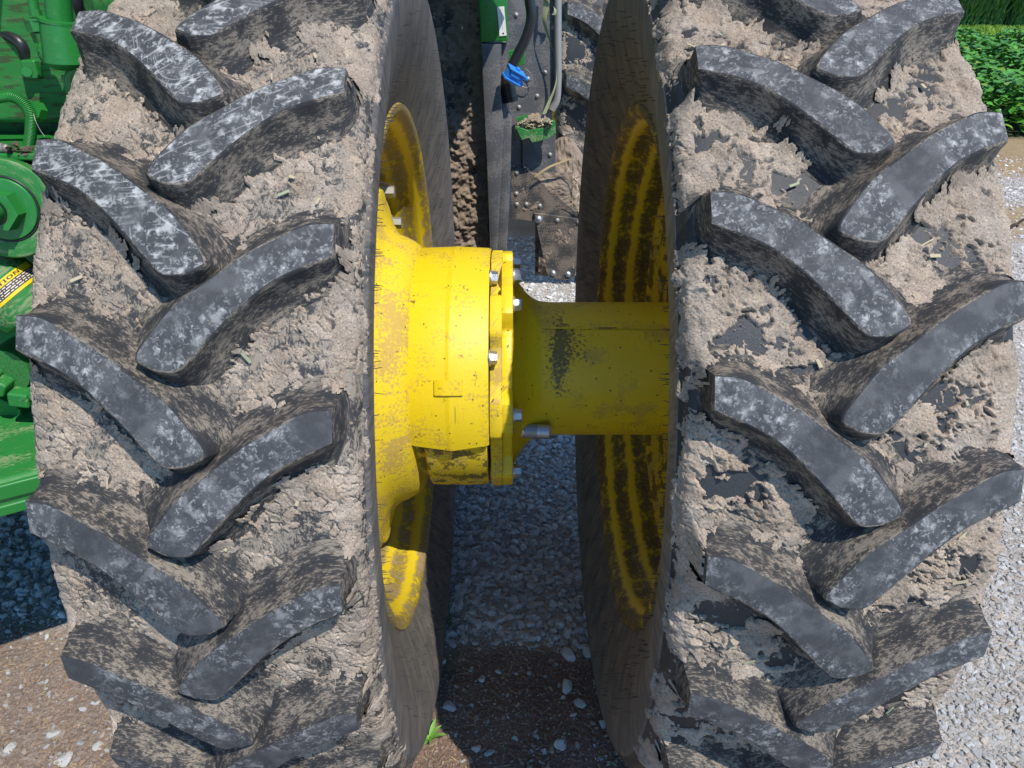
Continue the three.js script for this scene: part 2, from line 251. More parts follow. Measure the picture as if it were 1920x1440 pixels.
{ // crumbs of soil and bits of straw on the bare ground
  const gr = group('soil_litter', null, 'brown soil crumbs and straw bits on the bare patches'); gr.userData.kind = 'stuff'; const r = rng(12), A = [], B = [];
  const spots = [[-0.5, 0.6, -0.1, 0.75, 15000], [-2, -0.5, -0.2, 1.0, 16000], [1.2, 4.4, -6.2, -3, 9000]];
  for (const [x0, x1, z0, z1, n] of spots) for (let i = 0; i < n; i++) { const x = lerp(x0, x1, r()), z = lerp(z0, z1, r()), so = Math.max(soilAt(x, z), clamp(strawAt(x, z))); if (r() > so) continue; (r() < (z < -2.5 ? 0.6 : 0.12) ? B : A).push([x, z, x < -0.45]); }
  const mk = (geo, L, f, c, name) => { const im = shadows(new THREE.InstancedMesh(geo, std({ color: 0xffffff, roughness: 0.95 }), L.length)); im.name = numbered(name); L.forEach(([x, z, l], i) => { const [sx, sy, sz] = f(z); im.setMatrixAt(i, new THREE.Matrix4().compose(new THREE.Vector3(x, gy(x, z) + sy * 0.4, z), new THREE.Quaternion().setFromEuler(new THREE.Euler((r() - 0.5) * 0.5, r() * 6.3, (r() - 0.5) * 0.5)), new THREE.Vector3(sx, sy, sz))); im.setColorAt(i, new THREE.Color().setRGB(...c(l))); }); gr.add(im); };
  mk(stoneGeo(71, 0), A, () => { const s = 0.002 + 0.006 * r() * r(); return [s, s * 0.8, s]; }, l => { const k = 0.6 + 0.7 * r(); return [0.235 * k, 0.16 * k, 0.12 * k]; }, 'soil_crumb');
  mk(new THREE.BoxGeometry(1, 1, 1), B, z => [0.0012 + 0.001 * r(), 0.001, (0.008 + 0.02 * r()) * (z < -2.5 ? 2.5 : 1)], () => { const k = 0.7 + 0.5 * r(); return [0.36 * k, 0.28 * k, 0.15 * k]; }, 'straw_bit');
}

// ------------------------------------------------------------------ tyres
const LUG_U = [[0.163, 0], [0.137, -0.003], [0.108, -0.018], [0.077, -0.036], [0.037, -0.066], [0.004, -0.092], [-0.02, -0.121], [-0.032, -0.139], [-0.033, -0.146]];
const LUG_L = [[0.163, -0.035], [0.128, -0.05], [0.1, -0.066], [0.075, -0.087], [0.045, -0.118], [0.019, -0.147], [0.007, -0.157], [-0.013, -0.156], [-0.019, -0.154]];
const FL = [[0.988, 0.001], [0.96, 0.0022], [0.9, 0.0034], [0.6, 0.0072], [0.36, 0.0135], [0.18, 0.0205], [0.07, 0.028], [0.0, 0.037], [-0.08, 0.042]];   // height share, distance out from the top's edge
function resample(pts, n) { return smooth(pts, n - 1).map(v => [v.x, v.y]); }
function makeTyre(o) {                           // shape shared by the wheels of one size: R lug radius, w half width of the lug face, n lugs a side
  const k = o.w / 0.163, T = { ...o, k, pitch: 2 * Math.PI / o.n };
  const h = o.h || 0.044, R = o.R;
  const half = [[0.143, o.rim], [0.152, o.rim + 0.025 * k], [0.171, lerp(o.rim, R, 0.30)], [0.184, lerp(o.rim, R, 0.5)], [0.188, lerp(o.rim, R, 0.63)], [0.1875, lerp(o.rim, R, 0.73)], [0.184, R - h - 0.026], [0.177, R - h - 0.011], [0.164, R - h - 0.004], [0.13, R - h], [0.08, R - h + 0.002], [0, R - h + 0.003]].map(p => [p[0] * k, p[1]]);
  const full = [...half, ...half.slice(0, -1).reverse().map(p => [-p[0], p[1]])];
  T.prof = smooth(full, 400).map(v => [v.x, v.y]);
  const top = T.prof.filter(p => p[1] > lerp(o.rim, R, 0.62)).filter(p => p[0] >= 0).sort((a, b) => a[0] - b[0]);
  T.carcR = a => { a = Math.abs(a); if (a >= top[top.length - 1][0]) return top[top.length - 1][1]; let i = 1; while (i < top.length - 1 && top[i][0] < a) i++; const p = top[i - 1], q = top[i]; return lerp(p[1], q[1], clamp((a - p[0]) / (q[0] - p[0] || 1))); };
  T.topR = a => R + 0.002 - 0.011 * Math.pow(Math.abs(a) / o.w, 2.2);
  const ks = k, n = 44;
  T.U = resample(LUG_U.map(p => [p[0] * k, p[1] * ks]), n); T.L = resample(LUG_L.map(p => [p[0] * k, p[1] * ks]), n);
  // outline of the lug face, running round it
  const m = 9, inn = [], out = [];
  for (let i = 1; i < m; i++) { inn.push([lerp(T.U[n - 1][0], T.L[n - 1][0], i / m), lerp(T.U[n - 1][1], T.L[n - 1][1], i / m)]); out.push([lerp(T.L[0][0], T.U[0][0], i / m), lerp(T.L[0][1], T.U[0][1], i / m)]); }
  T.loop = [...T.U, ...inn, ...[...T.L].reverse(), ...out];
  let area = 0; T.loop.forEach((p, i) => { const q = T.loop[(i + 1) % T.loop.length]; area += p[0] * q[1] - q[0] * p[1]; }); T.sgn = area > 0 ? 1 : -1;
  // distance to the nearest lug, tabled over one pitch (s = R * angle) and the full width
  const S = R * T.pitch, step = 0.0015, na = Math.ceil(0.43 * k / step), ns = Math.ceil(S / step), D = new Float32Array((na + 1) * (ns + 1)), lo = T.loop.filter((_, i) => i % 2 === 0);
  const sd = (a, s) => { let d = 1e9, ins = false; for (let i = 0, j = lo.length - 1; i < lo.length; j = i++) { const [ax, ay] = lo[j], [bx, by] = lo[i], ex = bx - ax, ey = by - ay, t = clamp(((a - ax) * ex + (s - ay) * ey) / (ex * ex + ey * ey)), dx = a - ax - t * ex, dy = s - ay - t * ey; d = Math.min(d, dx * dx + dy * dy); if ((ay > s) !== (by > s) && a < (bx - ax) * (s - ay) / (by - ay) + ax) ins = !ins; } return ins ? -Math.sqrt(d) : Math.sqrt(d); };
  for (let j = 0; j <= ns; j++) for (let i = 0; i <= na; i++) { const a = -0.215 * k + i * step, s = j * step; let d = 1e9; for (let q = -1; q <= 2; q++) { d = Math.min(d, sd(a, s - q * S), sd(-a, s - (q - 0.5) * S)); } D[j * (na + 1) + i] = d; }
  T.dist = (a, th) => { let s = (R * (th - 0)) % S; if (s < 0) s += S; const fi = clamp((a + 0.215 * k) / step, 0, na - 0.001), fj = clamp(s / step, 0, ns - 0.001), i = fi | 0, j = fj | 0, u = fi - i, v = fj - j, w = na + 1; return lerp(lerp(D[j * w + i], D[j * w + i + 1], u), lerp(D[(j + 1) * w + i], D[(j + 1) * w + i + 1], u), v); };
  T.share = d => { if (d <= 0) return 1; let p0 = [1, 0]; for (const p of FL) { if (d * 1 < p[1] * k) return lerp(p0[0], p[0], (d - p0[1] * k) / ((p[1] - p0[1]) * k)); p0 = p; } return -0.08; };
  T.lug = side => {                              // side +1: the lug reaches to +x. Its outer upper corner stands at angle 0
    const pos = [], uv = [], idx = [], P = (a, s, hh) => { const aa = Math.min(Math.abs(a), 0.186 * k), r0 = T.carcR(aa), r = lerp(r0, T.topR(a), hh), th = s / R; pos.push(side * a, r * Math.sin(th), r * Math.cos(th)); };
    const gm = 8; let quads = [];
    for (let i = 0; i < n; i++) for (let j = 0; j <= gm; j++) { const a = lerp(T.U[i][0], T.L[i][0], j / gm), s = lerp(T.U[i][1], T.L[i][1], j / gm); const e = Math.min(j, gm - j) === 0 || i === 0 || i === n - 1; P(a, s, 1 - (e ? 0.012 : 0)); uv.push(a, s); }
    for (let i = 0; i < n - 1; i++) for (let j = 0; j < gm; j++) { const a = i * (gm + 1) + j, b = a + 1, c = a + gm + 1, d = c + 1; quads.push([a, b, d, c]); }
    const topCount = quads.length, N = T.loop.length, nrm = T.loop.map((p, i) => { const a = T.loop[(i - 2 + N) % N], b = T.loop[(i + 2) % N], dx = b[0] - a[0], dy = b[1] - a[1], l = Math.hypot(dx, dy); return [dy / l * T.sgn, -dx / l * T.sgn]; });
    const rings = [[0.988, 0], ...FL]; const start = pos.length / 3; let per = [0]; for (let i = 1; i <= N; i++) { const p = T.loop[i % N], q = T.loop[i - 1]; per.push(per[i - 1] + Math.hypot(p[0] - q[0], p[1] - q[1])); }
    rings.forEach(([hh, off], ri) => { for (let i = 0; i <= N; i++) { const p = T.loop[i % N], q = nrm[i % N], end = lerp(1, 0.3, ss(0.145 * k, 0.163 * k, p[0])) * (ri > 3 ? lerp(0.62, 1.1, ss(-0.6, 0.6, q[1])) : 1), wob = ri > 2 ? 0.0012 * gn(per[i] * 40, ri * 3.1) : 0; P(p[0] + q[0] * (off * k * end + wob), p[1] + q[1] * (off * k * lerp(1, end, Math.abs(q[0])) + wob), hh); uv.push(per[i], off * 1.6 + (1 - hh) * h); } });
    for (let ri = 0; ri < rings.length - 1; ri++) for (let i = 0; i < N; i++) { const a = start + ri * (N + 1) + i, b = a + 1, c = a + N + 1, d = c + 1; quads.push([a, b, d, c]); }
    // wind every face outwards
    const g = new THREE.BufferGeometry(); g.setAttribute('position', new THREE.Float32BufferAttribute(pos, 3)); g.setAttribute('uv', new THREE.Float32BufferAttribute(uv, 2));
    const fl = (T.sgn > 0) === (side > 0);
    quads.forEach(([a, b, c, d], qi) => { const top = qi < topCount; const f = top ? (T.topFlip ??= null, side > 0) : fl; if (f) idx.push(a, b, c, a, c, d); else idx.push(a, c, b, a, d, c); });
    // check the top's winding against the outward direction
    const v = i => new THREE.Vector3().fromArray(pos, 3 * i), t = q => { const A = v(idx[q]), B = v(idx[q + 1]), C = v(idx[q + 2]); const nn = B.clone().sub(A).cross(C.clone().sub(A)); return nn; };
    const fix = (from, to, ref) => { const nn = t(from + 3 * 60); if (nn.dot(ref(v(idx[from + 180]))) < 0) for (let q = from; q < to; q += 3) { const x = idx[q + 1]; idx[q + 1] = idx[q + 2]; idx[q + 2] = x; } };
    fix(0, topCount * 6, p => new THREE.Vector3(0, p.y, p.z));
    { // the flank: its faces must look away from the top's middle line
      let s = 0; for (let q = topCount * 6; q < idx.length; q += 3) { const nn = t(q); const p = v(idx[q]); s += nn.dot(new THREE.Vector3(0, p.y, p.z).normalize()); } if (s < 0) for (let q = topCount * 6; q < idx.length; q += 3) { const x = idx[q + 1]; idx[q + 1] = idx[q + 2]; idx[q + 2] = x; } }
    g.setIndex(idx); g.addGroup(0, topCount * 6, 0); g.addGroup(topCount * 6, idx.length - topCount * 6, 1); g.computeVertexNormals(); return g;
  };
  T.lugGeo = { 1: T.lug(1), '-1': T.lug(-1) };
  return T;
}
function wheelRubber(wheel, T, o) {              // o: phase (angle of a +x lug's outer corner), mat per lug, mud settings
  const k = T.k;
  // carcass
  const prof = T.prof.filter((_, i) => i % 3 === 0 || i === 400), NS = o.segs || 260;
  let acc = 0; const len = prof.map((p, i) => i ? (acc += Math.hypot(p[0] - prof[i - 1][0], p[1] - prof[i - 1][1])) : 0);
  const g = surface(NS, prof.length - 1, (a, b, i, j) => { const t = a * 2 * Math.PI, [x, r] = prof[j]; return [x, r * Math.sin(t), r * Math.cos(t), T.R * t, len[j]]; });
  const isTread = j => prof[j][1] > lerp(T.rim, T.R, 0.74), idx = [...g.index.array], A = [], B = [];
  for (let q = 0; q < idx.length; q += 6) { const j = Math.floor(q / 6 / NS); (isTread(j) ? A : B).push(...idx.slice(q, q + 6)); }
  g.setIndex([...A, ...B]); g.addGroup(0, A.length, 0); g.addGroup(A.length, B.length, 1);
  part('tyre', g, [o.film || M.film, M.wall], wheel);
  // lugs
  for (let i = 0; i < T.n; i++) for (const side of [1, -1]) {
    const th = o.phase + (i + (side > 0 ? 0 : 0.5)) * T.pitch; let deg = (th * 180 / Math.PI) % 360; if (deg > 180) deg -= 360;
    if (o.lugRange && (deg < o.lugRange[0] || deg > o.lugRange[1])) continue;
    const l = part('lug', T.lugGeo[side], [o.lugMat(deg, side, i), M.flanks[(i * 3 + (side > 0 ? 1 : 0)) % 4]], wheel); l.rotation.x = -th;
  }
  // caked mud: a skin of its own thickness that sinks below the rubber where the tyre is bare
  const m = o.mud, pf = T.prof; let L = [0]; for (let i = 1; i < pf.length; i++) L.push(L[i - 1] + Math.hypot(pf[i][0] - pf[i - 1][0], pf[i][1] - pf[i - 1][1]));
  const rmin = lerp(T.rim, T.R, m.low || 0.58); let i0 = 0; while (pf[i0][1] < rmin) i0++; const i1 = pf.length - 1 - i0;
  const nv = Math.round((L[i1] - L[i0]) / m.cell), nu = Math.round((m.t1 - m.t0) * T.R / m.cell), pos = new Float32Array((nu + 1) * (nv + 1) * 3), uv = new Float32Array((nu + 1) * (nv + 1) * 2), col = new Float32Array((nu + 1) * (nv + 1) * 3), hh = new Float32Array((nu + 1) * (nv + 1));
  let c = i0;
  for (let j = 0; j <= nv; j++) {
    const l = lerp(L[i0], L[i1], j / nv); while (c < pf.length - 2 && L[c + 1] < l) c++;
    const f = clamp((l - L[c]) / (L[c + 1] - L[c])), a = lerp(pf[c][0], pf[c + 1][0], f), r = lerp(pf[c][1], pf[c + 1][1], f);
    let ta = pf[c + 1][0] - pf[c][0], tr = pf[c + 1][1] - pf[c][1]; const tl = Math.hypot(ta, tr); const na = tr / tl * 1, nr = -ta / tl; const s0 = nr < 0 && Math.abs(a) < 0.15 * k ? -1 : 1;
    const NA = (pf[0][0] > 0 ? 1 : -1) * tr / tl, NR = (pf[0][0] > 0 ? -1 : 1) * ta / tl;
    for (let i = 0; i <= nu; i++) {
      const q = j * (nu + 1) + i, th = lerp(m.t0, m.t1, i / nu), s = T.R * th, d = r > lerp(T.rim, T.R, 0.62) ? T.dist(a, th - o.phase) : 1, sh = Math.max(T.share(d), 0), lift = sh > 0 ? sh * (1 - ss(0.166 * k, 0.178 * k, Math.abs(a))) * Math.max(0, T.topR(a) - T.carcR(a)) : 0;
      const X = l + m.seed * 7.3, Y = s + m.seed * 3.1;
      const wx = X + 0.006 * gn(X * 60, Y * 60), wy = Y + 0.006 * gn(X * 60 + 9, Y * 60);
      let cov = fbm(wx / 0.075, wy / 0.075, 5, 0, 0.58) + m.bias;
      const sho = ss(0.15 * k, 0.172 * k, Math.abs(a)) * ss(lerp(T.rim, T.R, 0.7), lerp(T.rim, T.R, 0.8), r); cov += 0.45 * sho;
      if (r < lerp(T.rim, T.R, 0.8)) cov -= 1.6 * ss(lerp(T.rim, T.R, 0.77), lerp(T.rim, T.R, 0.62), r);
      if (m.bare) cov -= m.bare * (1 - 0.85 * sho) * ss(0.2, 0.42, fbm(wx / 0.05 + 70, wy / 0.042 + 3, 4, 0, 0.6) + 0.14 * fbm(wx / 0.008, wy / 0.008 + 60, 2));
      const flank = ss(0.036 * k, 0.006, d); cov -= (m.flank ?? 0.5) * flank; cov -= 0.35 * ss(0.02, 0.0, d);
      const fine = fbm(wx / 0.009, wy / 0.009, 3, 0, 0.6); const pin = fbm(wx / 0.0048 + 3, wy / 0.0058, 2), thin = cov - m.holes * Math.max(0, pin * 1.6 + 0.55 * fbm(wx / 0.028, wy / 0.022 + 8, 3) - 0.1) + (0.3 + 0.1 * m.lumps) * (1 - 0.55 * flank) * fine;
      const wC = worley(wx / 0.034 + 9, wy / 0.03), big = Math.max(0, 1 - wC[0] * wC[0] * 1.3) * wC[2] * wC[2] * 1.3, clod = ss(-0.1, 0.35, fbm(X / 0.09 + 31, Y / 0.09, 3)), wA = worley(wx / 0.017, wy / 0.015), lump = Math.max(0, 1 - 1.2 * wA[0] * wA[0]), crack = ss(0.0, 0.12, wA[1] - wA[0]), id = wA[2];
      const wB = worley(X / 0.0062 + 3, Y / 0.0055), small = 1 - wB[0];
      const step = Math.floor(2.2 * fbm(wx / 0.04 + 7, wy / 0.03, 4)) * 0.0012, ragged = 0.5 + 0.5 * fbm(wx / 0.009, wy / 0.009 + 4, 3);
      const body = ss(0.0, 0.05, thin), thick = clamp(thin + 0.1, 0, 1.1) * (1 - 0.75 * ss(0.055, 0.018, d)) * (1 - 0.5 * sho), cz = ss(-0.15, 0.3, fbm(X / 0.06 + 20, Y / 0.06, 3) + m.cracks - 0.4);
      let hgt = -0.0020 + lerp(0.0026, 0.0034, m.lumps) * body * (1 - 0.55 * flank) + body * (thick * m.thick * (0.3 + m.lumps * clod * (0.55 * lump * (0.3 + id) + 0.8 * big) + 0.35 * (1 - m.lumps) * ragged) + step * (1 - 0.5 * m.lumps)) + body * (lerp(0.00025, 0.0009, m.lumps) * small + 0.0003 * gn(X * 420, Y * 420) + 0.0012 * (1 - m.lumps) * fbm(X / 0.02, Y / 0.02, 3)) - 0.0032 * (1 - crack) * body * cz;
      const fl = flank * (1 - body * 0.3); hgt = lerp(hgt, Math.min(hgt, 0.0014 + 0.0008 * small), fl * 0.9);
      if (d < 0.0035) hgt = Math.min(hgt, -0.004);
      hh[q] = hgt;
      const aa = a + NA * hgt, rr = r + lift + NR * hgt;
      pos[3 * q] = aa; pos[3 * q + 1] = rr * Math.sin(th); pos[3 * q + 2] = rr * Math.cos(th); uv[2 * q] = X; uv[2 * q + 1] = Y;
      const v = 1 + 0.24 * fbm(X * 14 + 50, Y * 14, 4) + 0.2 * (id - 0.5), w = 0.05 * gn(X * 25, Y * 25 + 40); col[3 * q] = v; col[3 * q + 1] = v * (1 - w); col[3 * q + 2] = v * (1 - 2 * w);
    }
  }
  const ix = [];
  for (let j = 0; j < nv; j++) for (let i = 0; i < nu; i++) { const A2 = j * (nu + 1) + i, B2 = A2 + 1, C2 = A2 + nu + 1, D2 = C2 + 1; if (Math.max(hh[A2], hh[B2], hh[C2], hh[D2]) < -0.0004) continue; ix.push(A2, B2, D2, A2, D2, C2); }
  // keep only used vertices
  const map = new Int32Array(hh.length).fill(-1); let n = 0; for (let i = 0; i < ix.length; i++) { if (map[ix[i]] < 0) map[ix[i]] = n++; }
  const P2 = new Float32Array(n * 3), U2 = new Float32Array(n * 2), C2 = new Float32Array(n * 3); for (let i = 0; i < map.length; i++) { const t = map[i]; if (t < 0) continue; P2.set(pos.subarray(3 * i, 3 * i + 3), 3 * t); U2.set(uv.subarray(2 * i, 2 * i + 2), 2 * t); C2.set(col.subarray(3 * i, 3 * i + 3), 3 * t); }
  const mg = new THREE.BufferGeometry(); mg.setAttribute('position', new THREE.BufferAttribute(P2, 3)); mg.setAttribute('uv', new THREE.BufferAttribute(U2, 2)); mg.setAttribute('color', new THREE.BufferAttribute(C2, 3)); mg.setIndex(ix.map(i => map[i])); mg.computeVertexNormals();
  const mm = part('mud', mg, M.mud, wheel); mm.userData.kind = 'stuff';
  console.log('mud triangles', ix.length / 3);
  // bits of straw and leaf trodden into the mud, hairs of the mould on the sidewalls
  const r = rng(m.seed * 91 + 5), bits = [[], []];
  for (let i = 0; i < (o.bits ?? 70); i++) {
    const th = lerp(m.t0, m.t1, r()), a = (r() * 2 - 1) * 0.16 * k, d = T.dist(a, th - o.phase); if (d < 0.02) continue; const rr = T.carcR(a) + 0.0055;
    const b = new THREE.BoxGeometry(0.0014 + 0.0028 * r(), 0.0007, 0.005 + 0.016 * r() * r()); b.rotateY(r() * 6.3); b.rotateX((r() - 0.5) * 0.5); b.rotateX(Math.PI / 2 - th); b.translate(a, rr * Math.sin(th), rr * Math.cos(th)); bits[r() < 0.72 ? 0 : 1].push(b);
  }
  if (bits[0].length) { part('chaff', merge(bits[0]), M.chaff, wheel).userData.kind = 'stuff'; if (bits[1].length) part('leaf_bits', merge(bits[1]), M.chaffGreen, wheel).userData.kind = 'stuff'; }
  if (o.hairs) {
    const hs = []; for (let i = 0; i < o.hairs; i++) { const side = o.hairSide, j = i0 - 5 - ((r() * (i0 - 8)) | 0); const [a, rr] = pf[Math.max(4, j)], th = r() * 6.283, lenh = 0.006 + 0.008 * r(); const A3 = new THREE.Vector3(side * Math.abs(a), rr * Math.sin(th), rr * Math.cos(th)); const B3 = A3.clone().add(new THREE.Vector3(side * lenh, (r() - 0.5) * 0.004, (r() - 0.5) * 0.004)); hs.push(cyl(A3, B3, 0.0006, 0.0004, 4)); }
    part('mould_hairs', merge(hs), M.hair, wheel).userData.kind = 'stuff';
  }
}
const D2R = Math.PI / 180;
const tractor = group('tractor'); tag(tractor, 'large green tractor with muddy dual front wheels on yellow hubs', 'tractor');
const T38 = makeTyre({ R: 0.79, w: 0.163, n: 25, rim: 0.51, h: 0.047 });
function rimGeo(s) { return revolve([[s * 0.1, 0.525], [s * 0.150, 0.526], [s * 0.1585, 0.5215], [s * 0.1595, 0.513], [s * 0.155, 0.5035], [s * 0.146, 0.4975], [s * 0.139, 0.4955], [s * 0.133, 0.4905], [s * 0.126, 0.487], [s * 0.119, 0.4875], [s * 0.108, 0.4865], [s * 0.092, 0.480], [s * 0.078, 0.468], [s * 0.07, 0.4635], [s * 0.062, 0.4635], [s * 0.05, 0.459], [s * 0.02, 0.457], [-s * 0.04, 0.457], [-s * 0.07, 0.462], [-s * 0.1, 0.48], [-s * 0.13, 0.488], [-s * 0.15, 0.5], [-s * 0.158, 0.52], [-s * 0.1, 0.525]].map(p => [p[0] * 0.93, p[1] - 0.0115]), 180, 0, 2 * Math.PI, 0.9); }
// inside of the rim: caked dark grime, yellow rubbed bare on the two ridges (u runs along the profile)
const rimTex = (seed, clean) => tex(640, (u, v) => {
  const l = u * 0.64, n = fbm(u * 14 + seed, v * 14, 5, 0), f = fbm(u * 60, v * 60 + seed, 3, 0), ridge = l => Math.exp(-l * l / 0.0001);
  const rg = ridge(l - 0.101) * 1.35 + ridge(l - 0.156) * 1.2 + 0.5 * ridge((l - 0.21) * 0.7) + clean, k = ss(-0.55, 0.75, n * 0.75 + f * 0.65 + 0.6 - 1.15 * rg);
  const dirt = clean > 0.05 ? mix3([0.1, 0.075, 0.035], [0.32, 0.235, 0.13], ss(-0.4, 0.6, f + n)) : mix3([0.045, 0.032, 0.014], [0.16, 0.11, 0.05], ss(-0.3, 0.7, f + n * 0.5));
  return mix3(YEL.map(q => q * 0.9), dirt, k * 0.95);
});
const rimMat = (seed, clean) => { const t = rimTex(seed, clean); t.repeat.set(1 / 0.64, 1 / 0.64); return std({ map: t, roughness: 0.6, bumpMap: uvTile(grainBump, 0.07), bumpScale: 0.001 }); };
function frontWheel(x, s, label, o) {            // s: the side that shows its open rim
  const w = group('wheel', tractor, label); w.position.set(x, AXLE, 0);
  wheelRubber(w, T38, { ...o, hairs: 420, hairSide: s });
  part('rim', rimGeo(s), rimMat(s * 3, s > 0 ? 0.12 : 0.0), w);
  return w;
}
const inner = frontWheel(-0.3505, 1, 'inner front dual wheel with pale scuffed lugs, left of the yellow hub', {
  phase: 53.5 * D2R, lugMat: (deg, side, i) => M.lugs[deg > 42 ? 2 : deg > 25 ? 1 : 0][(i * 2 + (side > 0)) % 5],
  mud: { t0: -26 * D2R, t1: 82 * D2R, cell: 0.00155, seed: 1, bias: 0.36, thick: 0.0045, cracks: 0.7, lumps: 0.15, bare: 0.7, holes: 0.26, flank: 0.6 }, bits: 60,
});
const outer = frontWheel(0.3735, -1, 'outer front dual wheel with dark lugs and thick clods, right of the yellow tube', {
  phase: 48.9 * D2R, film: M.filmClean, lugMat: (deg, side, i) => M.lugs[3][(i * 2 + (side > 0)) % 5],
  mud: { t0: -26 * D2R, t1: 82 * D2R, cell: 0.00155, seed: 2, bias: 0.34, thick: 0.013, cracks: 0.3, lumps: 0.7, bare: 1.25, holes: 0.2, flank: 0.6 }, bits: 90,
});
{ // wheel discs
  const d = part('wheel_disc', revolve([[0.03, 0.2], [0.03, 0.40], [0.02, 0.43], [0.0, 0.446], [-0.01, 0.446], [0.0, 0.42], [0.015, 0.4], [0.015, 0.2]], 120), M.yellowGrimy, inner);
  for (const deg of [133, 150]) { const t = deg * D2R, b = part('wheel_nut', merge([hexBolt(0.014, 0.02).translate(0.05, 0, 0), cyl(new THREE.Vector3(0, 0, 0), new THREE.Vector3(0.05, 0, 0), 0.009)]), M.dullSteel, inner); b.position.set(0.022, 0.398 * Math.sin(t), 0.398 * Math.cos(t)); }
  part('wheel_disc', revolve([[0.0, 0.05], [0.0, 0.38], [-0.02, 0.42], [-0.03, 0.446], [-0.02, 0.446], [0.02, 0.38], [0.02, 0.05]], 120), M.yellowGrimy, outer);
}
// rear wheel far behind, at the right of the gap
{
  const T50 = makeTyre({ R: 1.0, w: 0.22, n: 22, rim: 0.66, h: 0.055 });
  const w = group('wheel', tractor, 'large rear wheel seen through the gap, only its left half showing'); w.position.set(0.45, 0.96, -3.05);
  wheelRubber(w, T50, { phase: 15 * D2R, film: M.filmClean, lugMat: (deg, side, i) => M.lugs[3][(i * 2 + (side > 0)) % 5], lugRange: [-40, 80], mud: { t0: -25 * D2R, t1: 55 * D2R, cell: 0.004, seed: 3, bias: -0.1, thick: 0.008, cracks: 0.3, lumps: 0.5, holes: 0.3, flank: 0.7 }, bits: 40, segs: 160 });
  part('rim', revolve([[0.2, 0.67], [0.19, 0.64], [0.1, 0.6], [-0.1, 0.6], [-0.19, 0.64], [-0.2, 0.67]], 90), M.yellowGrimy, w);
  part('wheel_disc', revolve([[0.02, 0.05], [0.02, 0.6], [-0.02, 0.6], [-0.02, 0.05]], 90), M.yellow, w);
}

// ------------------------------------------------------------------ yellow hub between the duals
const at = (g, x = 0, y = AXLE, z = 0) => { g.translate(x, y, z); return g; };
{
  const hub = group('wheel_hub', tractor, 'dusty yellow hub casting beside the inner wheel'); hub.scale.setScalar(0.9735); hub.position.y = AXLE * (1 - 0.9735);
  const bulge = revolve([[-0.30, 0.3], [-0.285, 0.378], [-0.277, 0.378], [-0.271, 0.366], [-0.264, 0.34], [-0.256, 0.314], [-0.247, 0.294], [-0.232, 0.279], [-0.215, 0.272], [-0.2, 0.264], [-0.19, 0.256], [-0.184, 0.247], [-0.182, 0.23], [-0.18, 0.1]], 120, 0, 2 * Math.PI, 0.9);
  part('hub_casting', at(bulge), M.yellowDusty, hub);
  // scalloped bolting flange behind it
  const sh = new THREE.Shape(); const NL = 10; for (let i = 0; i <= 240; i++) { const t = i / 240 * 2 * Math.PI, c = Math.cos(t * NL + 1.0), r = 0.338 + 0.028 * Math.sign(c) * Math.pow(Math.abs(c), 0.5); i ? sh.lineTo(r * Math.cos(t), r * Math.sin(t)) : sh.moveTo(r * Math.cos(t), r * Math.sin(t)); }
  const fg = new THREE.ExtrudeGeometry(sh, { depth: 0.02, bevelEnabled: true, bevelSize: 0.006, bevelThickness: 0.006, bevelSegments: 3 }); fg.rotateY(Math.PI / 2); fg.translate(-0.292, AXLE, 0);
  part('hub_flange', uvXY(toCreasedNormals(fg, 0.7)), M.yellowDusty, hub);
  // drum and its cover
  part('hub_drum', at(revolve([[-0.186, 0.15], [-0.186, 0.219], [-0.176, 0.222], [-0.166, 0.221], [-0.164, 0.236], [-0.16, 0.2415], [-0.1, 0.2425], [-0.06, 0.2415], [-0.047, 0.238], [-0.045, 0.15]], 140, 0, 2 * Math.PI, 0.5)), M.yellowGrimy, hub);
}
{
  const t0 = -6.6 * D2R, t1 = 200 * D2R, prof = [[-0.187, 0.2455], [-0.186, 0.2485], [-0.18, 0.2505], [-0.12, 0.2525], [-0.113, 0.2532], [-0.112, 0.2526], [-0.111, 0.2532], [-0.105, 0.2528], [-0.048, 0.2500], [-0.0425, 0.248], [-0.042, 0.2440]];
  const c = group('drum_cover', tractor, 'bright yellow curved cover shielding the hub drum'); c.scale.setScalar(0.9735); c.position.y = AXLE * (1 - 0.9735);
  const edge = (x) => t0 - 2.6 * D2R * (1 - Math.abs(x + 0.112) / 0.075);
  const sheet = off => surface(150, prof.length - 1, (a, b, i, j) => { const [x, r] = prof[j], t = lerp(edge(x), t1, a), q = r - off; return [x, AXLE + q * Math.sin(t), q * Math.cos(t), x, r * t]; }, 0.5);
  const rim = surface(1, prof.length - 1, (a, b, i, j) => { const [x, r] = prof[j], t = edge(x), q = r - 0.006 * a; return [x, AXLE + q * Math.sin(t), q * Math.cos(t), x, q]; });
  part('cover_shell', merge([sheet(0), rim]), M.yellow, c);
  // cast pad on the seam
  const pad = revolve([[-0.139, 0.2500], [-0.1385, 0.2555], [-0.137, 0.2563], [-0.113, 0.2572], [-0.089, 0.2560], [-0.0875, 0.2550], [-0.087, 0.2500]], 10, 17 * D2R, 23.3 * D2R); part('cast_pad', at(pad), M.yellow, c);
}
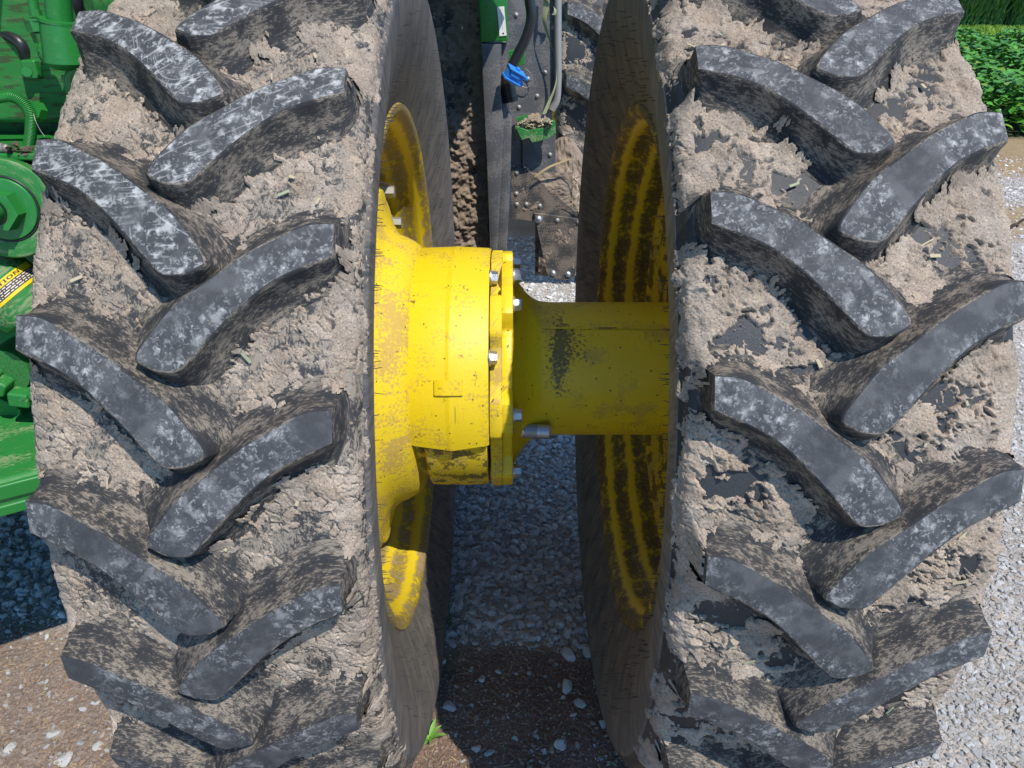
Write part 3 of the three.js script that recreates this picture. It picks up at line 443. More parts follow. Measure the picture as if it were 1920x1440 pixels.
{
  const ex = group('axle_extension', tractor, 'yellow flanged tube joining the hub to the outer wheel'); ex.scale.setScalar(0.9735); ex.position.y = AXLE * (1 - 0.9735);
  const bolts = [62, 25.5, -28, -46, 100, 140, 180, 220, 270];
  const outline = (base, ear, w, list) => { const s = new THREE.Shape(); for (let i = 0; i <= 300; i++) { const t = i / 300 * 360; let e = 0; for (const b of list) { let d = Math.abs(((t - b + 540) % 360) - 180); e = Math.max(e, ss(w, w * 0.5, d)); } const r = base + ear * e, a = t * D2R; const x = -r * Math.cos(a), y = r * Math.sin(a); i ? s.lineTo(x, y) : s.moveTo(x, y); } return s; };
  const ext = (s, x0, d) => { const g = new THREE.ExtrudeGeometry(s, { depth: d, bevelEnabled: true, bevelSize: 0.003, bevelThickness: 0.003, bevelSegments: 2 }); g.rotateY(Math.PI / 2); g.translate(x0, AXLE, 0); return uvXY(toCreasedNormals(g, 0.6)); };
  part('flange', ext(outline(0.219, 0.0235, 15, [92, 52, 5, -40, 120, 150, 190, 230, 270]), -0.038, 0.017), M.yellowDusty, ex);
  part('flange_face', ext(outline(0.205, 0.036, 13, [80, 60, 5, -40, 105, 140, 180, 220, 270]), -0.017, 0.016), M.yellow, ex);
  const prof = smooth([[0.0, 0.21], [0.004, 0.198], [0.014, 0.180], [0.03, 0.158], [0.046, 0.146], [0.062, 0.1405], [0.09, 0.139]], 18).map(v => [v.x, v.y]);
  part('tube', at(revolve([...prof, [0.13, 0.139], [0.2, 0.139], [0.3, 0.139], [0.42, 0.139]], 140, 0, 2 * Math.PI, 0.6)), M.yellowStained, ex);
  // weld seam along the tube: a lap with a real edge
  part('weld_seam', at(revolve([[0.052, 0.1402], [0.06, 0.1418], [0.1, 0.1408], [0.3, 0.1408], [0.41, 0.1408], [0.41, 0.138]], 2, 61.3 * D2R, 62.8 * D2R)), M.yellowStained, ex);
  // bolt heads
  const bolt = (x, deg, r, sgn) => { const b = part('bolt', hexBolt(0.0125, 0.012), M.steel, ex); b.position.set(x, AXLE + r * Math.sin(deg * D2R), r * Math.cos(deg * D2R)); b.rotation.x = deg * 0.03; return b; };
  for (const [d, r] of [[80, 0.225], [60, 0.223], [5, 0.222], [-40, 0.222], [104, 0.222], [140, 0.222], [180, 0.222]]) bolt(0.0025, d, r, 1);
  for (const [d, r] of [[74, 0.238], [32.5, 0.238]]) { const b = bolt(-0.0415, d, r, 1); }
  // grease fitting pipe in the notch below the tube
  const A = onZ(948, 822, 0.15), B = onZ(985, 810, 0.15);
  part('pipe', cyl(A, B, 0.0115, 0.0125), M.steel, ex); part('ferrule', cyl(onZ(984, 811, 0.15), onZ(1008, 812, 0.15), 0.0145), M.dullSteel, ex); part('pipe_end', merge([cyl(onZ(1008, 812, 0.15), onZ(1031, 813, 0.15), 0.0142), cyl(onZ(1031, 813, 0.15), onZ(1034, 813, 0.15), 0.0142, 0.0125)]), M.steel, ex);
  // raised casting marks, rubbed beyond reading
  const r = rng(3), mk = []; const ring = (x, deg, w, h) => { const g = new THREE.TorusGeometry(1, 0.28, 5, 14); g.scale(w, h, 0.003); g.rotateX(-deg * D2R); g.translate(x, AXLE + 0.1395 * Math.sin(deg * D2R), 0.1395 * Math.cos(deg * D2R)); return g; };
  for (let i = 0; i < 7; i++) { mk.push(ring(0.222 + i * 0.0125, -26, 0.0035, 0.0042)); if (r() < 0.8) mk.push(ring(0.2225 + i * 0.0125, -33, 0.003, 0.0036)); if (r() < 0.5) mk.push(ring(0.228 + i * 0.012, -38, 0.0028, 0.003)); }
  mk.push(ring(0.1, -28, 0.006, 0.003), ring(0.118, -29, 0.003, 0.003), ring(0.155, -29, 0.006, 0.004), ring(0.168, -30, 0.004, 0.004));
  part('casting_marks', merge(mk), M.yellowStained, ex);
}

// ------------------------------------------------------------------ behind the gap: fender, step bracket, hoses
function mudSheet(nu, nv, f, amp, seed, base = 0.0) {   // f(a, b) gives [Vector3, normal, u, v]
  const g = surface(nu, nv, (a, b) => { const [p, n, u, v] = f(a, b), w = worley(u * 42 + seed, v * 42), h = base + amp * (0.5 * fbm(u * 9 + seed, v * 9, 5, 0, 0.6) + 0.3 * (1 - w[0]) + 0.12 * fbm(u * 90, v * 90, 3)); return [p.x + n.x * h, p.y + n.y * h, p.z + n.z * h, u, v]; });
  const c = g.attributes.position.count, col = new Float32Array(c * 3); for (let i = 0; i < c; i++) { const u = g.attributes.uv.getX(i), v = g.attributes.uv.getY(i), k = 0.8 + 0.15 * fbm(u * 12, v * 12, 3); col[3 * i] = k; col[3 * i + 1] = k * 0.96; col[3 * i + 2] = k * 0.93; }
  g.setAttribute('color', new THREE.BufferAttribute(col, 3)); return g;
}
{
  const f = group('fender', tractor, 'dark fender behind the inner wheel, caked with mud'), zF = -1.17, b0 = onZ(900, 476, zF).y;
  part('fender_panel', box(-0.75, -0.075, b0, 1.435, zF - 0.03, zF), M.plate, f);
  const roof = surface(24, 16, (a, b) => { const z = lerp(zF - 0.01, -0.35, a), y = 1.44 + 0.44 * (z - zF) - 0.12 * a * a, xr = lerp(-0.11, 0.04, ss(-1.1, -1.0, z)); return [lerp(-0.78, xr, b), y, z, a, b * 0.6]; });
  part('shade_roof', roof, M.plastic, f);  // added sheet out of view, shaped to cast shade on the fender panel
  const m = part('mud', mudSheet(150, 240, (a, b) => [new THREE.Vector3(lerp(-0.5, -0.08, a), lerp(b0, 1.43, b), zF + 0.006 - 0.012 * ss(0.4, 0.95, b)), new THREE.Vector3(0, 0, 1), a * 0.37, b * (1.5 - b0)], 0.045, 4, 0.0), M.mud, f); m.userData.kind = 'stuff';
}
{
  const t = group('tank_post', tractor, 'grey plastic post with a green cap, behind the hub'), z = -1.1;
  const P = (px, py, dz = 0) => onZ(px, py, z + dz);
  const face = (list) => { const s = new THREE.Shape(); list.forEach(([x, y], i) => { const q = P(x, y); i ? s.lineTo(q.x, q.y) : s.moveTo(q.x, q.y); }); return s; };
  const ex = (s, d, z0) => { const g = new THREE.ExtrudeGeometry(s, { depth: d, bevelEnabled: true, bevelSize: 0.004, bevelThickness: 0.004, bevelSegments: 2 }); g.translate(0, 0, z0); return uvXY(toCreasedNormals(g, 0.5)); };
  part('post_side', ex(face([[904, 84], [938, 84], [936, 180], [942, 230], [930, 470], [921, 470], [915, 300]]), 0.1, z - 0.1), M.plastic, t);
  part('post_face', ex(face([[941, 84], [951, 86], [952, 130], [948, 200], [957, 225], [955, 320], [948, 474], [932, 474], [943, 230], [938, 180]]), 0.03, z - 0.05), M.plastic, t);
  const cap = part('post_cap', ex(face([[896, -60], [946, -60], [950, 74], [904, 76]]), 0.05, z - 0.045), M.green, t, 'bright green cap of the grey post');
  const wl = onZ(941, 40, z + 0.011); const cv = document.createElement('canvas'); cv.width = 64; cv.height = 256; { const q = cv.getContext('2d'); q.fillStyle = '#e9e6da'; q.fillRect(0, 0, 64, 256); q.fillStyle = '#b0643c'; for (let i = 0; i < 26; i++) q.fillRect(26 + (i * 7 % 5), 20 + i * 7, 10 - (i % 3) * 3, 3); q.fillStyle = '#333'; q.beginPath(); q.arc(34, 236, 9, 0, 7); q.fill(); }
  const wt = new THREE.CanvasTexture(cv); wt.colorSpace = THREE.SRGBColorSpace;
  const lb = new THREE.BoxGeometry(0.021, 0.078, 0.0015); lb.rotateZ(0.09); lb.translate(wl.x, wl.y, wl.z); part('sticker', lb, std({ map: wt, roughness: 0.5 }), cap);
}
{
  const s = group('step_bracket', tractor, 'black bolted step plates caked with dirt, behind the yellow tube'), z = -1.42;
  part('upper_plate', plateOn([[948, -50], [1040, -50], [1044, 180], [1040, 205], [1026, 214], [1040, 240], [1042, 330], [1000, 350], [957, 330], [957, 240], [950, 150]], z, 0.012), M.plastic, s);
  part('grab_rail', tube([[1046, -60], [1046, 60], [1046, 160], [1043, 190], [1034, 206]].map(([x, y]) => onZ(x, y, z + 0.015)), 0.0125), M.dullSteel, s);
  const gus = part('gusset_plate', plateOn([[958, 314], [987, 317], [1093, 410], [1092, 420], [1003, 408], [1000, 414], [958, 410]], z + 0.03, 0.009), M.plate, s);
  const hang = part('hanging_plate', plateOn([[1002, 400], [1094, 412], [1094, 425], [1076, 522], [1060, 525], [1030, 519], [1024, 508]], z + 0.042, 0.009), M.plate, s);
  part('side_plate', plateOn([[1042, 284], [1052, 288], [1125, 350], [1125, 420], [1042, 330]], z - 0.2, 0.008), M.plate, s);
  const rv = (px, py, dz, r, m = M.dullSteel) => { const p = onZ(px, py, z + dz), g = new THREE.SphereGeometry(r, 14, 8, 0, 6.3, 0, 1.3); g.rotateX(Math.PI / 2); g.translate(p.x, p.y, p.z - r * 0.25); part('rivet', g, m, s); };
  for (const [x, y] of [[969, 324], [968, 363], [969, 383], [987, 383], [1012, 386]]) rv(x, y, 0.0315, 0.009);
  for (const [x, y, r] of [[1010, 411, 0.015], [1045, 413, 0.009], [1085, 417, 0.01], [1037, 512, 0.0125], [1065, 514, 0.0125]]) rv(x, y, 0.0435, r, r > 0.012 ? M.steel : M.dullSteel);
  for (const [x, y] of [[968, 28], [973, 201], [1007, 180], [1022, 136], [990, 148], [1031, 290], [1037, 52]]) rv(x, y, 0.0015, 0.0085);
  for (const [x0, x1, y0, y1, dz, sd] of [[1010, 1088, 420, 512, 0.0425, 5], [965, 1075, 325, 402, 0.0305, 6]]) { const A = onZ(x0, y1, z + dz), B = onZ(x1, y0, z + dz); const cr = mudSheet(90, 90, (a, b) => { const e = Math.min(ss(0, 0.15, a) * ss(1, 0.85, a), ss(0, 0.12, b) * ss(1, sd === 6 ? 0.4 + 0.55 * (1 - a) : 0.88, b)); return [new THREE.Vector3(lerp(A.x, B.x, a), lerp(A.y, B.y, b), z + dz - 0.012 * (1 - e)), new THREE.Vector3(0, 0, 1), a * 0.2 + sd, b * 0.2]; }, 0.017, sd, -0.0045); part('mud', cr, M.mud, s).userData.kind = 'stuff'; }
  // weld ridge between plates
  part('plate_edge', tube([[980, 250], [981, 320], [982, 385]].map(([x, y]) => onZ(x, y, z + 0.004)), 0.004, 12, 6), M.plate, s);
  // earth carried on the step
  const lip = mudSheet(90, 90, (a, b) => { const A = onZ(1006, 300, z - 0.03), B = onZ(1116, 300, z - 0.03), y1 = onZ(1050, 292, z).y, y0 = onZ(1050, 520, z).y; const hump = Math.sin(Math.PI * clamp(a * 0.95 + 0.02)) ; const q = b; return [new THREE.Vector3(lerp(A.x, B.x, a), lerp(y0, lerp(y1 - 0.11, y1 + 0.02, hump), q), z - 0.02 - 0.20 * q * q), new THREE.Vector3(0, 0.4, 0.9), a * 0.25, b * 0.5]; }, 0.05, 9);
  const mm = part('mud', lip, M.mud, s); mm.userData.kind = 'stuff';
  // green pocket with litter
  const z2 = z + 0.05, g1 = group('step_tray', tractor, 'small green tray full of dry litter on the step bracket');
  part('tray_front', plateOn([[967, 238], [990, 245], [1018, 241], [1018, 262], [998, 267], [992, 258], [978, 262]], z2 + 0.05, 0.012), M.greenDusty, g1);
  part('tray_side', plateOn([[1022, 226], [1040, 228], [1041, 250], [1030, 258], [1020, 262]], z2 + 0.02, 0.012), M.greenDusty, g1);
  part('tray_back', plateOn([[968, 222], [988, 216], [992, 224], [974, 230]], z2 - 0.02, 0.012), M.greenDusty, g1);
  const fl = mudSheet(36, 20, (a, b) => { const A = onZ(970, 246, z2 + 0.04), B = onZ(1036, 246, z2 + 0.04); return [new THREE.Vector3(lerp(A.x, B.x, a), A.y + 0.012 + 0.02 * Math.sin(3 * a), lerp(z2 + 0.045, z2 - 0.05, b)), new THREE.Vector3(0, 1, 0), a * 0.12, b * 0.1]; }, 0.03, 14); part('mud', fl, M.mud, g1).userData.kind = 'stuff';
  const r = rng(8), ch = []; const chaffAt = (px, py, zz, n, sx, sy) => { for (let i = 0; i < n; i++) { const p = onZ(px + (r() - 0.5) * sx, py + (r() - 0.5) * sy, zz + (r() - 0.5) * 0.03); const b = new THREE.BoxGeometry(0.002 + r() * 0.004, 0.0015, 0.01 + 0.03 * r()); b.rotateY(r() * 6); b.rotateX((r() - 0.5) * 1.6); b.rotateZ((r() - 0.5) * 1.6); b.translate(p.x, p.y, p.z); ch.push(b); } };
  chaffAt(1003, 234, z2 + 0.03, 70, 60, 14); chaffAt(1050, 370, z, 60, 70, 90);
  part('chaff', merge(ch), M.chaff, g1).userData.kind = 'stuff';
  // green bracket behind the coupler
  part('green_bracket', plateOn([[938, 128], [952, 97], [966, 94], [984, 100], [982, 120], [970, 124], [950, 124], [942, 134]], -1.36, 0.02), M.green, tractor);
}
{
  const z = -1.1, hs = group('hydraulic_hose', tractor, 'thick black hose ending in a blue coupler cap');
  part('hose', tube([[985, -60], [993, 0], [996, 30], [988, 65], [972, 100], [958, 128]].map(([x, y]) => onZ(x, y, z)), 0.0155, 60, 16), M.hose, hs);
  part('elbow', merge([cyl(onZ(945, 138, z - 0.03), onZ(955, 186, z - 0.03), 0.028, 0.024), cyl(onZ(955, 184, z - 0.03), onZ(956, 190, z - 0.03), 0.027)]), M.hose, hs);
  const c = group('coupler_cap', tractor, 'bright blue plastic coupler cap at the hose end'); const p = onZ(964, 141, z + 0.035);
  c.position.copy(p); c.rotation.set(0.35, 0.25, -0.62);
  part('cap_body', box(-0.027, 0.027, -0.014, 0.014, -0.016, 0.014, 0.005), M.blue, c);
  part('cap_rib', merge([box(-0.029, 0.029, 0.012, 0.018, -0.018, 0.018, 0.002), box(-0.029, 0.029, -0.019, -0.012, -0.018, 0.018, 0.002)]), M.blue, c);
  part('cap_tab', merge([box(0.018, 0.044, 0.004, 0.014, -0.008, 0.008, 0.003), box(0.02, 0.04, -0.016, -0.005, -0.008, 0.008, 0.003), box(-0.006, 0.006, 0.016, 0.026, -0.006, 0.006, 0.003)]), M.blue, c);
  part('cap_slot', box(-0.018, 0.014, -0.004, 0.004, 0.012, 0.0165, 0.002), M.blue, c);
  part('coupler_wire', tube([[985, 128], [996, 140], [998, 155], [988, 164], [974, 160]].map(([x, y]) => onZ(x, y, -1.4)), 0.0014, 30, 5), M.dullSteel, tractor);
}
{ // strap and straw
  const strap = (pts, z, w, mat, name) => { const c = smooth(pts.map(([x, y, dz]) => { const p = onZ(x, y, z + (dz || 0)); return [p.x, p.y, p.z]; }), 50); return surface(2, 50, (a, b, i, j) => { const p = c[j], e = (a - 0.5) * w * (0.75 + 0.4 * Math.sin(b * 9)); return [p.x + e * Math.cos(b * 2.5), p.y, p.z + e * Math.sin(b * 2.5) + (i === 1 ? 0.001 : 0), a * w, b * 0.4]; }); };
  const dry = std({ color: new THREE.Color(0.40, 0.40, 0.2), roughness: 0.8, side: THREE.DoubleSide }), gold = std({ color: new THREE.Color(0.42, 0.31, 0.15), roughness: 0.85, side: THREE.DoubleSide });
  tag(part('leaf_strand', strap([[1026, -40], [1024, 10], [1021, 40], [1030, 75], [1040, 105], [1044, 140], [1040, 165], [1030, 190], [1020, 214]], -1.375, 0.018), dry), 'long pale green dry leaf strand hanging beside the grab rail', 'leaf strand');
  tag(part('leaf_strand', strap([[1020, -10], [1027, 6], [1036, 10], [1041, 20], [1038, 28]], -1.37, 0.016), dry), 'short curled pale leaf piece hooked at the top of the long strand', 'leaf strand');
  tag(part('straw_stalk', strap([[1003, 331], [1030, 313], [1058, 302], [1070, 299], [1086, 318], [1096, 345], [1100, 375], [1098, 385], [1104, 404]], -1.36, 0.013), gold), 'bent golden straw stalk draped over the dirt on the step', 'straw stalk');
  tag(part('straw_stalk', strap([[1060, 368], [1076, 374], [1095, 390]], -1.36, 0.007), dry), 'short pale green straw lying below the bent stalk', 'straw stalk');
}

// ------------------------------------------------------------------ green axle and machinery at the left
{
  const G = (name, label) => group(name, tractor, label), z0 = 0.0;
  const wall = G('axle_housing', 'dark green axle casting in shadow at the left');
  part('casting_body', box(-2.4, -0.86, 0.42, 1.45, -0.9, -0.16, 0.03), M.greenGrimeShade, wall);
  { const a = onZ(0, 226, -0.1), b = onZ(128, 196, -0.1); part('casting_ledge', box(-2.2, b.x + 0.06, a.y, a.y + 0.24, -0.17, -0.07, 0.012), M.greenGrimeShade, wall); }
  { // crowded fittings on the casting
    const z = -0.1, H = (pts, r, m, n) => part(n, tube(pts.map(([x, y, dz]) => onZ(x, y, z + (dz || 0))), r, 50, 12), m, wall);
    H([[-30, 60], [10, 64, 0.02], [40, 84, 0.03], [52, 118, 0.02], [48, 160], [40, 190]], 0.011, M.hose, 'hose'); H([[-30, 96], [12, 104, 0.01], [30, 128, 0.02], [28, 170, 0.01]], 0.008, M.green, 'pipe'); H([[140, -30], [142, 20], [136, 60, -0.02], [150, 110, -0.02]], 0.012, M.hose, 'hose');
    for (const [x, y] of [[18, 30], [44, 44], [20, 150], [60, 176], [100, 160], [118, 186], [8, 214], [92, 206]]) { const p = onZ(x, y, z + 0.0), b = hexBolt(0.0095, 0.012, true); b.rotateY(-Math.PI / 2); b.rotateX(-0.25); b.translate(p.x, p.y, p.z - 0.004); part('bolt', b, M.green, wall); const k = part('bolt_boss', cyl(new THREE.Vector3(p.x, p.y, p.z - 0.08), new THREE.Vector3(p.x, p.y, p.z), 0.017, 0.015, 18), M.greenGrimeShade, wall); k.userData = {}; }
    part('casting_web', box(onZ(30, 100, z).x, onZ(36, 100, z).x, onZ(30, 200, z).y, onZ(30, 60, z).y, -0.2, z - 0.01, 0.004), M.greenGrimeShade, wall); part('casting_web', box(onZ(84, 100, z).x, onZ(90, 100, z).x, onZ(30, 200, z).y, onZ(30, 90, z).y, -0.2, z - 0.015, 0.004), M.greenGrimeShade, wall);
  }
  part('casting_rib', box(-2.2, -0.9, onZ(0, 40, -0.12).y, onZ(0, 0, -0.12).y + 0.1, -0.17, -0.1, 0.012), M.greenGrimeShade, wall);
  { const p = onZ(60, 135, -0.06); part('casting_lug', box(p.x - 0.014, p.x + 0.012, p.y - 0.012, p.y + 0.02, -0.1, -0.055, 0.004), M.green, wall); part('casting_boss', cyl(onZ(50, 135, -0.1), onZ(50, 135, -0.05), 0.008), M.green, wall); }
  // steering fitting with hexes
  const fit = G('pipe_fitting', 'green hex pipe fitting beside the green cylinder'), q = (x, y, z = 0.0) => onZ(x, y, z);
  part('pipe', cyl(q(56, -30), q(65, 22), 0.007, 0.008), M.green, fit);
  part('hex_nut', toCreasedNormals(cyl(q(64, 18), q(67, 29), 0.0105, 0.0105, 6), 0.3), M.green, fit);
  part('hex_nut', toCreasedNormals(cyl(q(67, 36), q(75, 57), 0.0195, 0.0195, 6), 0.3), M.green, fit);
  part('collar', cyl(q(67, 34), q(68, 38), 0.0185), M.green, fit);
  part('hex_nut', toCreasedNormals(cyl(q(76, 60), q(82, 80), 0.016, 0.014, 6), 0.3), M.greenGrimeShade, fit);
  // upright cylinder
  const cy = G('steering_cylinder', 'light green upright cylinder with a stepped collar');
  part('rod_tube', cyl(q(106, -40, 0.03), q(112, 38, 0.03), 0.0195, 0.0195, 32), M.green, cy);
  part('collar', cyl(q(112, 37, 0.03), q(112.5, 43, 0.03), 0.0315, 0.0315, 32), M.green, cy);
  { const A = q(113, 43, 0.03), B = q(127, 116, 0.03); part('barrel', cyl(A, B, 0.0305, 0.0355, 36).applyMatrix4(new THREE.Matrix4()), M.green, cy); const e = new THREE.SphereGeometry(0.031, 24, 12); e.scale(1.02, 0.5, 1); e.translate(B.x - 0.002, B.y + 0.002, B.z); part('barrel_end', e, M.green, cy); const k = new THREE.SphereGeometry(0.022, 20, 14); const kp = q(94, 100, 0.02); k.scale(0.85, 1, 0.8); k.translate(kp.x, kp.y, kp.z); part('swivel_boss', k, M.green, cy); part('lock_tab', plateOn([[72, 96], [84, 82], [92, 84], [96, 126], [90, 118], [86, 102]], 0.035, 0.004), M.green, cy); }
  // bent pipe
  const bp = G('bent_pipe', 'bent green pipe against the tyre edge');
  part('pipe', tube([q(170, 128, 0.0), q(152, 130, 0.0), q(138, 136, 0.0), q(133, 150, 0.0), q(142, 175, 0.0), q(152, 205, 0.0)], 0.0105, 50, 14), M.green, bp);
  part('clip', plateOn([[116, 143], [126, 142], [134, 165], [165, 158], [165, 164], [140, 170], [130, 190]], -0.03, 0.006), M.green, bp);
  // ribbed hose and bolt
  const rh = G('ribbed_hose', 'green ribbed hose curving down beside a hex bolt'), hp = [q(-30, 190), q(5, 183), q(25, 182), q(45, 195), q(57, 215), q(58, 245), q(53, 280)];
  part('hose', tube(hp, 0.0085, 60, 12), M.green, rh);
  { const c = new THREE.CatmullRomCurve3(hp, false, 'centripetal'), rings = []; for (let i = 0; i < 44; i++) { const u = 0.32 + 0.66 * i / 43, p = c.getPointAt(u), t = c.getTangentAt(u), g = new THREE.TorusGeometry(0.0088, 0.0013, 5, 12); g.applyQuaternion(new THREE.Quaternion().setFromUnitVectors(new THREE.Vector3(0, 0, 1), t)); g.translate(p.x, p.y, p.z); rings.push(g); } const m = part('hose_ribs', merge(rings), M.green, rh); }
  { const p = q(75, 209, -0.02), b = hexBolt(0.0165, 0.014, false); b.rotateY(-Math.PI / 2 - 0.2); b.rotateX(-0.35); b.translate(p.x, p.y, p.z); part('hex_bolt', b, M.green, tractor); }
  part('wire', tube([q(62, 208, 0), q(66, 225, 0.01), q(76, 245, 0.01), q(84, 256, 0.01)], 0.0008, 20, 5), M.dullSteel, tractor);
  // round swivel plate with a hex pin
  const sw = G('swivel_plate', 'round green swivel plate with a hex pin'), c = q(10, 392, 0.1), tilt = g => { g.rotateX(Math.PI / 2 - 0.12); g.rotateY(0.12); g.translate(c.x, c.y, c.z); return g; };
  part('plate', tilt(new THREE.LatheGeometry([[0.0001, 0.0], [0.056, 0.0], [0.0575, 0.002], [0.0815, 0.002], [0.0845, -0.001], [0.0845, -0.05], [0.0001, -0.05]].map(p => new THREE.Vector2(...p)), 72)), M.greenDusty, sw);
  part('seal_ring', tilt(new THREE.TorusGeometry(0.0545, 0.0022, 8, 60).rotateX(Math.PI / 2).translate(0, 0.001, 0)), M.hose, sw);
  part('cap', tilt(new THREE.LatheGeometry([[0.0001, 0.006], [0.05, 0.006], [0.0525, 0.0035], [0.0525, -0.01]].map(p => new THREE.Vector2(...p)), 64)), M.green, sw);
  { const hx = new THREE.CylinderGeometry(0.0335, 0.036, 0.026, 6).toNonIndexed(); hx.computeVertexNormals(); hx.rotateY(0.35); hx.translate(0, 0.018, 0); part('hex_head', tilt(hx), M.green, sw); const th = new THREE.CylinderGeometry(0.019, 0.019, 0.03, 28).translate(-0.006, 0.04, 0); part('stud', tilt(th), M.green, sw); const rr = []; for (let i = 0; i < 26; i++) { const a = i / 26 * 6.283; rr.push(new THREE.BoxGeometry(0.0025, 0.004, 0.0035).translate(0.0215, 0.032, 0).rotateY(a).translate(-0.006, 0, 0)); } part('lock_teeth', tilt(merge(rr)), M.hose, sw); }
  part('plate_body', box(-1.3, c.x + 0.075, c.y - 0.085, c.y + 0.07, -0.16, 0.05, 0.01), M.greenGrimeShade, sw);
  part('plate_shelf', box(-1.3, c.x + 0.07, c.y + 0.074, c.y + 0.086, -0.1, 0.07, 0.004), M.green, sw);
  { const p = q(8, 277, 0.06); part('grease_fitting', merge([cyl(p.clone().add(new THREE.Vector3(-0.03, -0.002, 0)), p, 0.008), new THREE.SphereGeometry(0.006, 10, 8).translate(p.x + 0.003, p.y, p.z)]), M.dullSteel, sw); }
  // big cylinder with the caution decal
  const cc = G('hydraulic_cylinder', 'green hydraulic cylinder wearing a yellow caution decal');
  { const a = q(-70, 470, 0.08), b = q(70, 590, 0.08), dir = b.clone().sub(a), L = dir.length(), r = 0.062, quat = new THREE.Quaternion().setFromUnitVectors(new THREE.Vector3(0, 1, 0), dir.clone().normalize());
    const lathe = new THREE.LatheGeometry([[0.0001, 0], [r, 0], [r, L - 0.02], [r - 0.004, L - 0.008], [r - 0.02, L], [0.0001, L + 0.002]].map(p => new THREE.Vector2(...p)), 64); lathe.applyQuaternion(quat); lathe.translate(a.x, a.y, a.z); part('barrel', uvXY(toCreasedNormals(lathe, 0.7)), M.greenDusty, cc);
    const cv = document.createElement('canvas'); cv.width = 512; cv.height = 256; const x = cv.getContext('2d'); x.fillStyle = '#e8c413'; x.fillRect(0, 0, 512, 256); x.fillStyle = '#3a2c22'; x.fillRect(0, 84, 512, 130);
    x.fillStyle = '#2a2014'; x.font = 'bold 62px sans-serif'; x.fillText('\u26A0', 60, 64); x.fillText('CAUTION', 130, 66);
    x.fillStyle = '#d8d2c4'; const rr = rng(5); for (let l = 0; l < 4; l++) { let u = 16; while (u < 490) { const w = 8 + rr() * 34; x.fillRect(u, 98 + l * 29, w, 13); u += w + 8; } }
    const t = new THREE.CanvasTexture(cv); t.colorSpace = THREE.SRGBColorSpace;
    // the decal wraps the barrel: text runs round it
    const v0 = L * 0.505, v1 = L * 0.72, mid = new THREE.Vector3(), ax = dir.clone().normalize(), toCam = CAM.clone().sub(a).projectOnPlane(ax).normalize(), side = new THREE.Vector3().crossVectors(ax, toCam);
    const g = surface(40, 2, (u, v) => { const th = lerp(-1.15, 1.35, u), p = a.clone().addScaledVector(ax, lerp(v0, v1, v)).addScaledVector(toCam, (r + 0.0008) * Math.cos(th)).addScaledVector(side, (r + 0.0008) * Math.sin(th)); return [p.x, p.y, p.z, 1 - u, 1 - v]; });
    part('caution_decal', g, std({ map: t, roughness: 0.5, side: THREE.DoubleSide }), cc); void mid; }
  // segmented ring
  const sr = G('slotted_nut', 'green slotted ring of square blocks below the cylinder');
  { const list = [[-14, 708, 0.3], [6, 722, 0.55], [42, 744, 0.15], [73, 738, -0.5], [84, 722, -0.75]]; list.forEach(([x, y, a], i) => { const p = q(x, y, 0.1), w = [0.024, 0.022, 0.034, 0.02, 0.02][i]; const g = new RoundedBoxGeometry(w * 1.15, 0.03, 0.036, 3, 0.005); g.rotateZ(-a); g.translate(p.x, p.y, p.z); part('block', uvXY(g), M.greenDusty, sr); }); const p = q(35, 690, 0.05); part('ring_body', cyl(new THREE.Vector3(p.x, p.y + 0.01, 0.02), new THREE.Vector3(p.x, p.y + 0.012, 0.088), 0.045, 0.045, 40), M.greenGrimeShade, sr);
    part('web', plateOn([[-20, 740], [30, 762], [56, 800], [-20, 808]], 0.06, 0.02), M.green, sr); }
  // beam
  const bm = G('axle_beam', 'bright green axle beam with a dusty top');
  { const p = onZ(40, 892, 0.27), bot = onZ(40, 942, 0.27).y; bm.position.copy(p); bm.rotation.y = 0.52; const hh = p.y - bot;
    part('beam_body', box(-1.2, 0.42, -hh, 0, -0.56, 0, 0.014), M.greenDusty, bm); part('beam_lip', box(-1.2, 0.42, -hh * 0.62, -0.006, -0.004, 0.007, 0.004), M.green, bm);
    part('beam_foot', box(-1.2, 0.42, -hh - 0.012, -hh + 0.01, -0.3, 0.004, 0.004), M.green, bm); }
  part('unseen_hood', box(-2.4, -0.78, 1.62, 2.3, -2.4, 0.26, 0.06), M.green, tractor);  // out-of-view hood block, placed so the axle parts below fall in shade
  part('sky_blocker', box(-2.4, -0.95, 1.6, 2.2, 0.27, 1.0, 0.05), M.green, tractor);  // unseen box added to block sky light from the left machinery
  part('frame_rail', box(-2.6, -1.2, 0.5, 1.3, -3.2, -0.9, 0.02), M.greenGrimeShade, tractor);
  part('axle_shaft', at(revolve([[-0.9, 0.1], [-0.5, 0.1], [-0.45, 0.2], [-0.35, 0.2]], 60), 0, AXLE, -0.02), M.greenGrimeShade, tractor);
  part('shade_box', box(-1.15, -0.5, 0.42, 0.62, -0.62, -0.3, 0.02), M.greenGrimeShade, tractor);  // hidden box added to keep sun off the ground strip behind the beam
}
{ // dry husks lying on the axle
  const r = rng(21), list = []; for (let i = 0; i < 46; i++) { const p = onZ(14 + r() * 42, 292 - r() * r() * 26, 0.03 + r() * 0.04), g = stoneGeo(200 + i, 0); const s = 0.003 + 0.006 * r(); g.scale(s * (1 + 2.2 * r()), s, s); g.rotateZ((r() - 0.5) * 1.0); g.rotateY(r() * 6); g.translate(p.x, p.y, p.z); list.push(g); }
  const m = part('husk_heap', merge(list), M.mudPlain); tag(m, 'small heap of dry dirt and husks on the green axle', 'dirt heap');
}

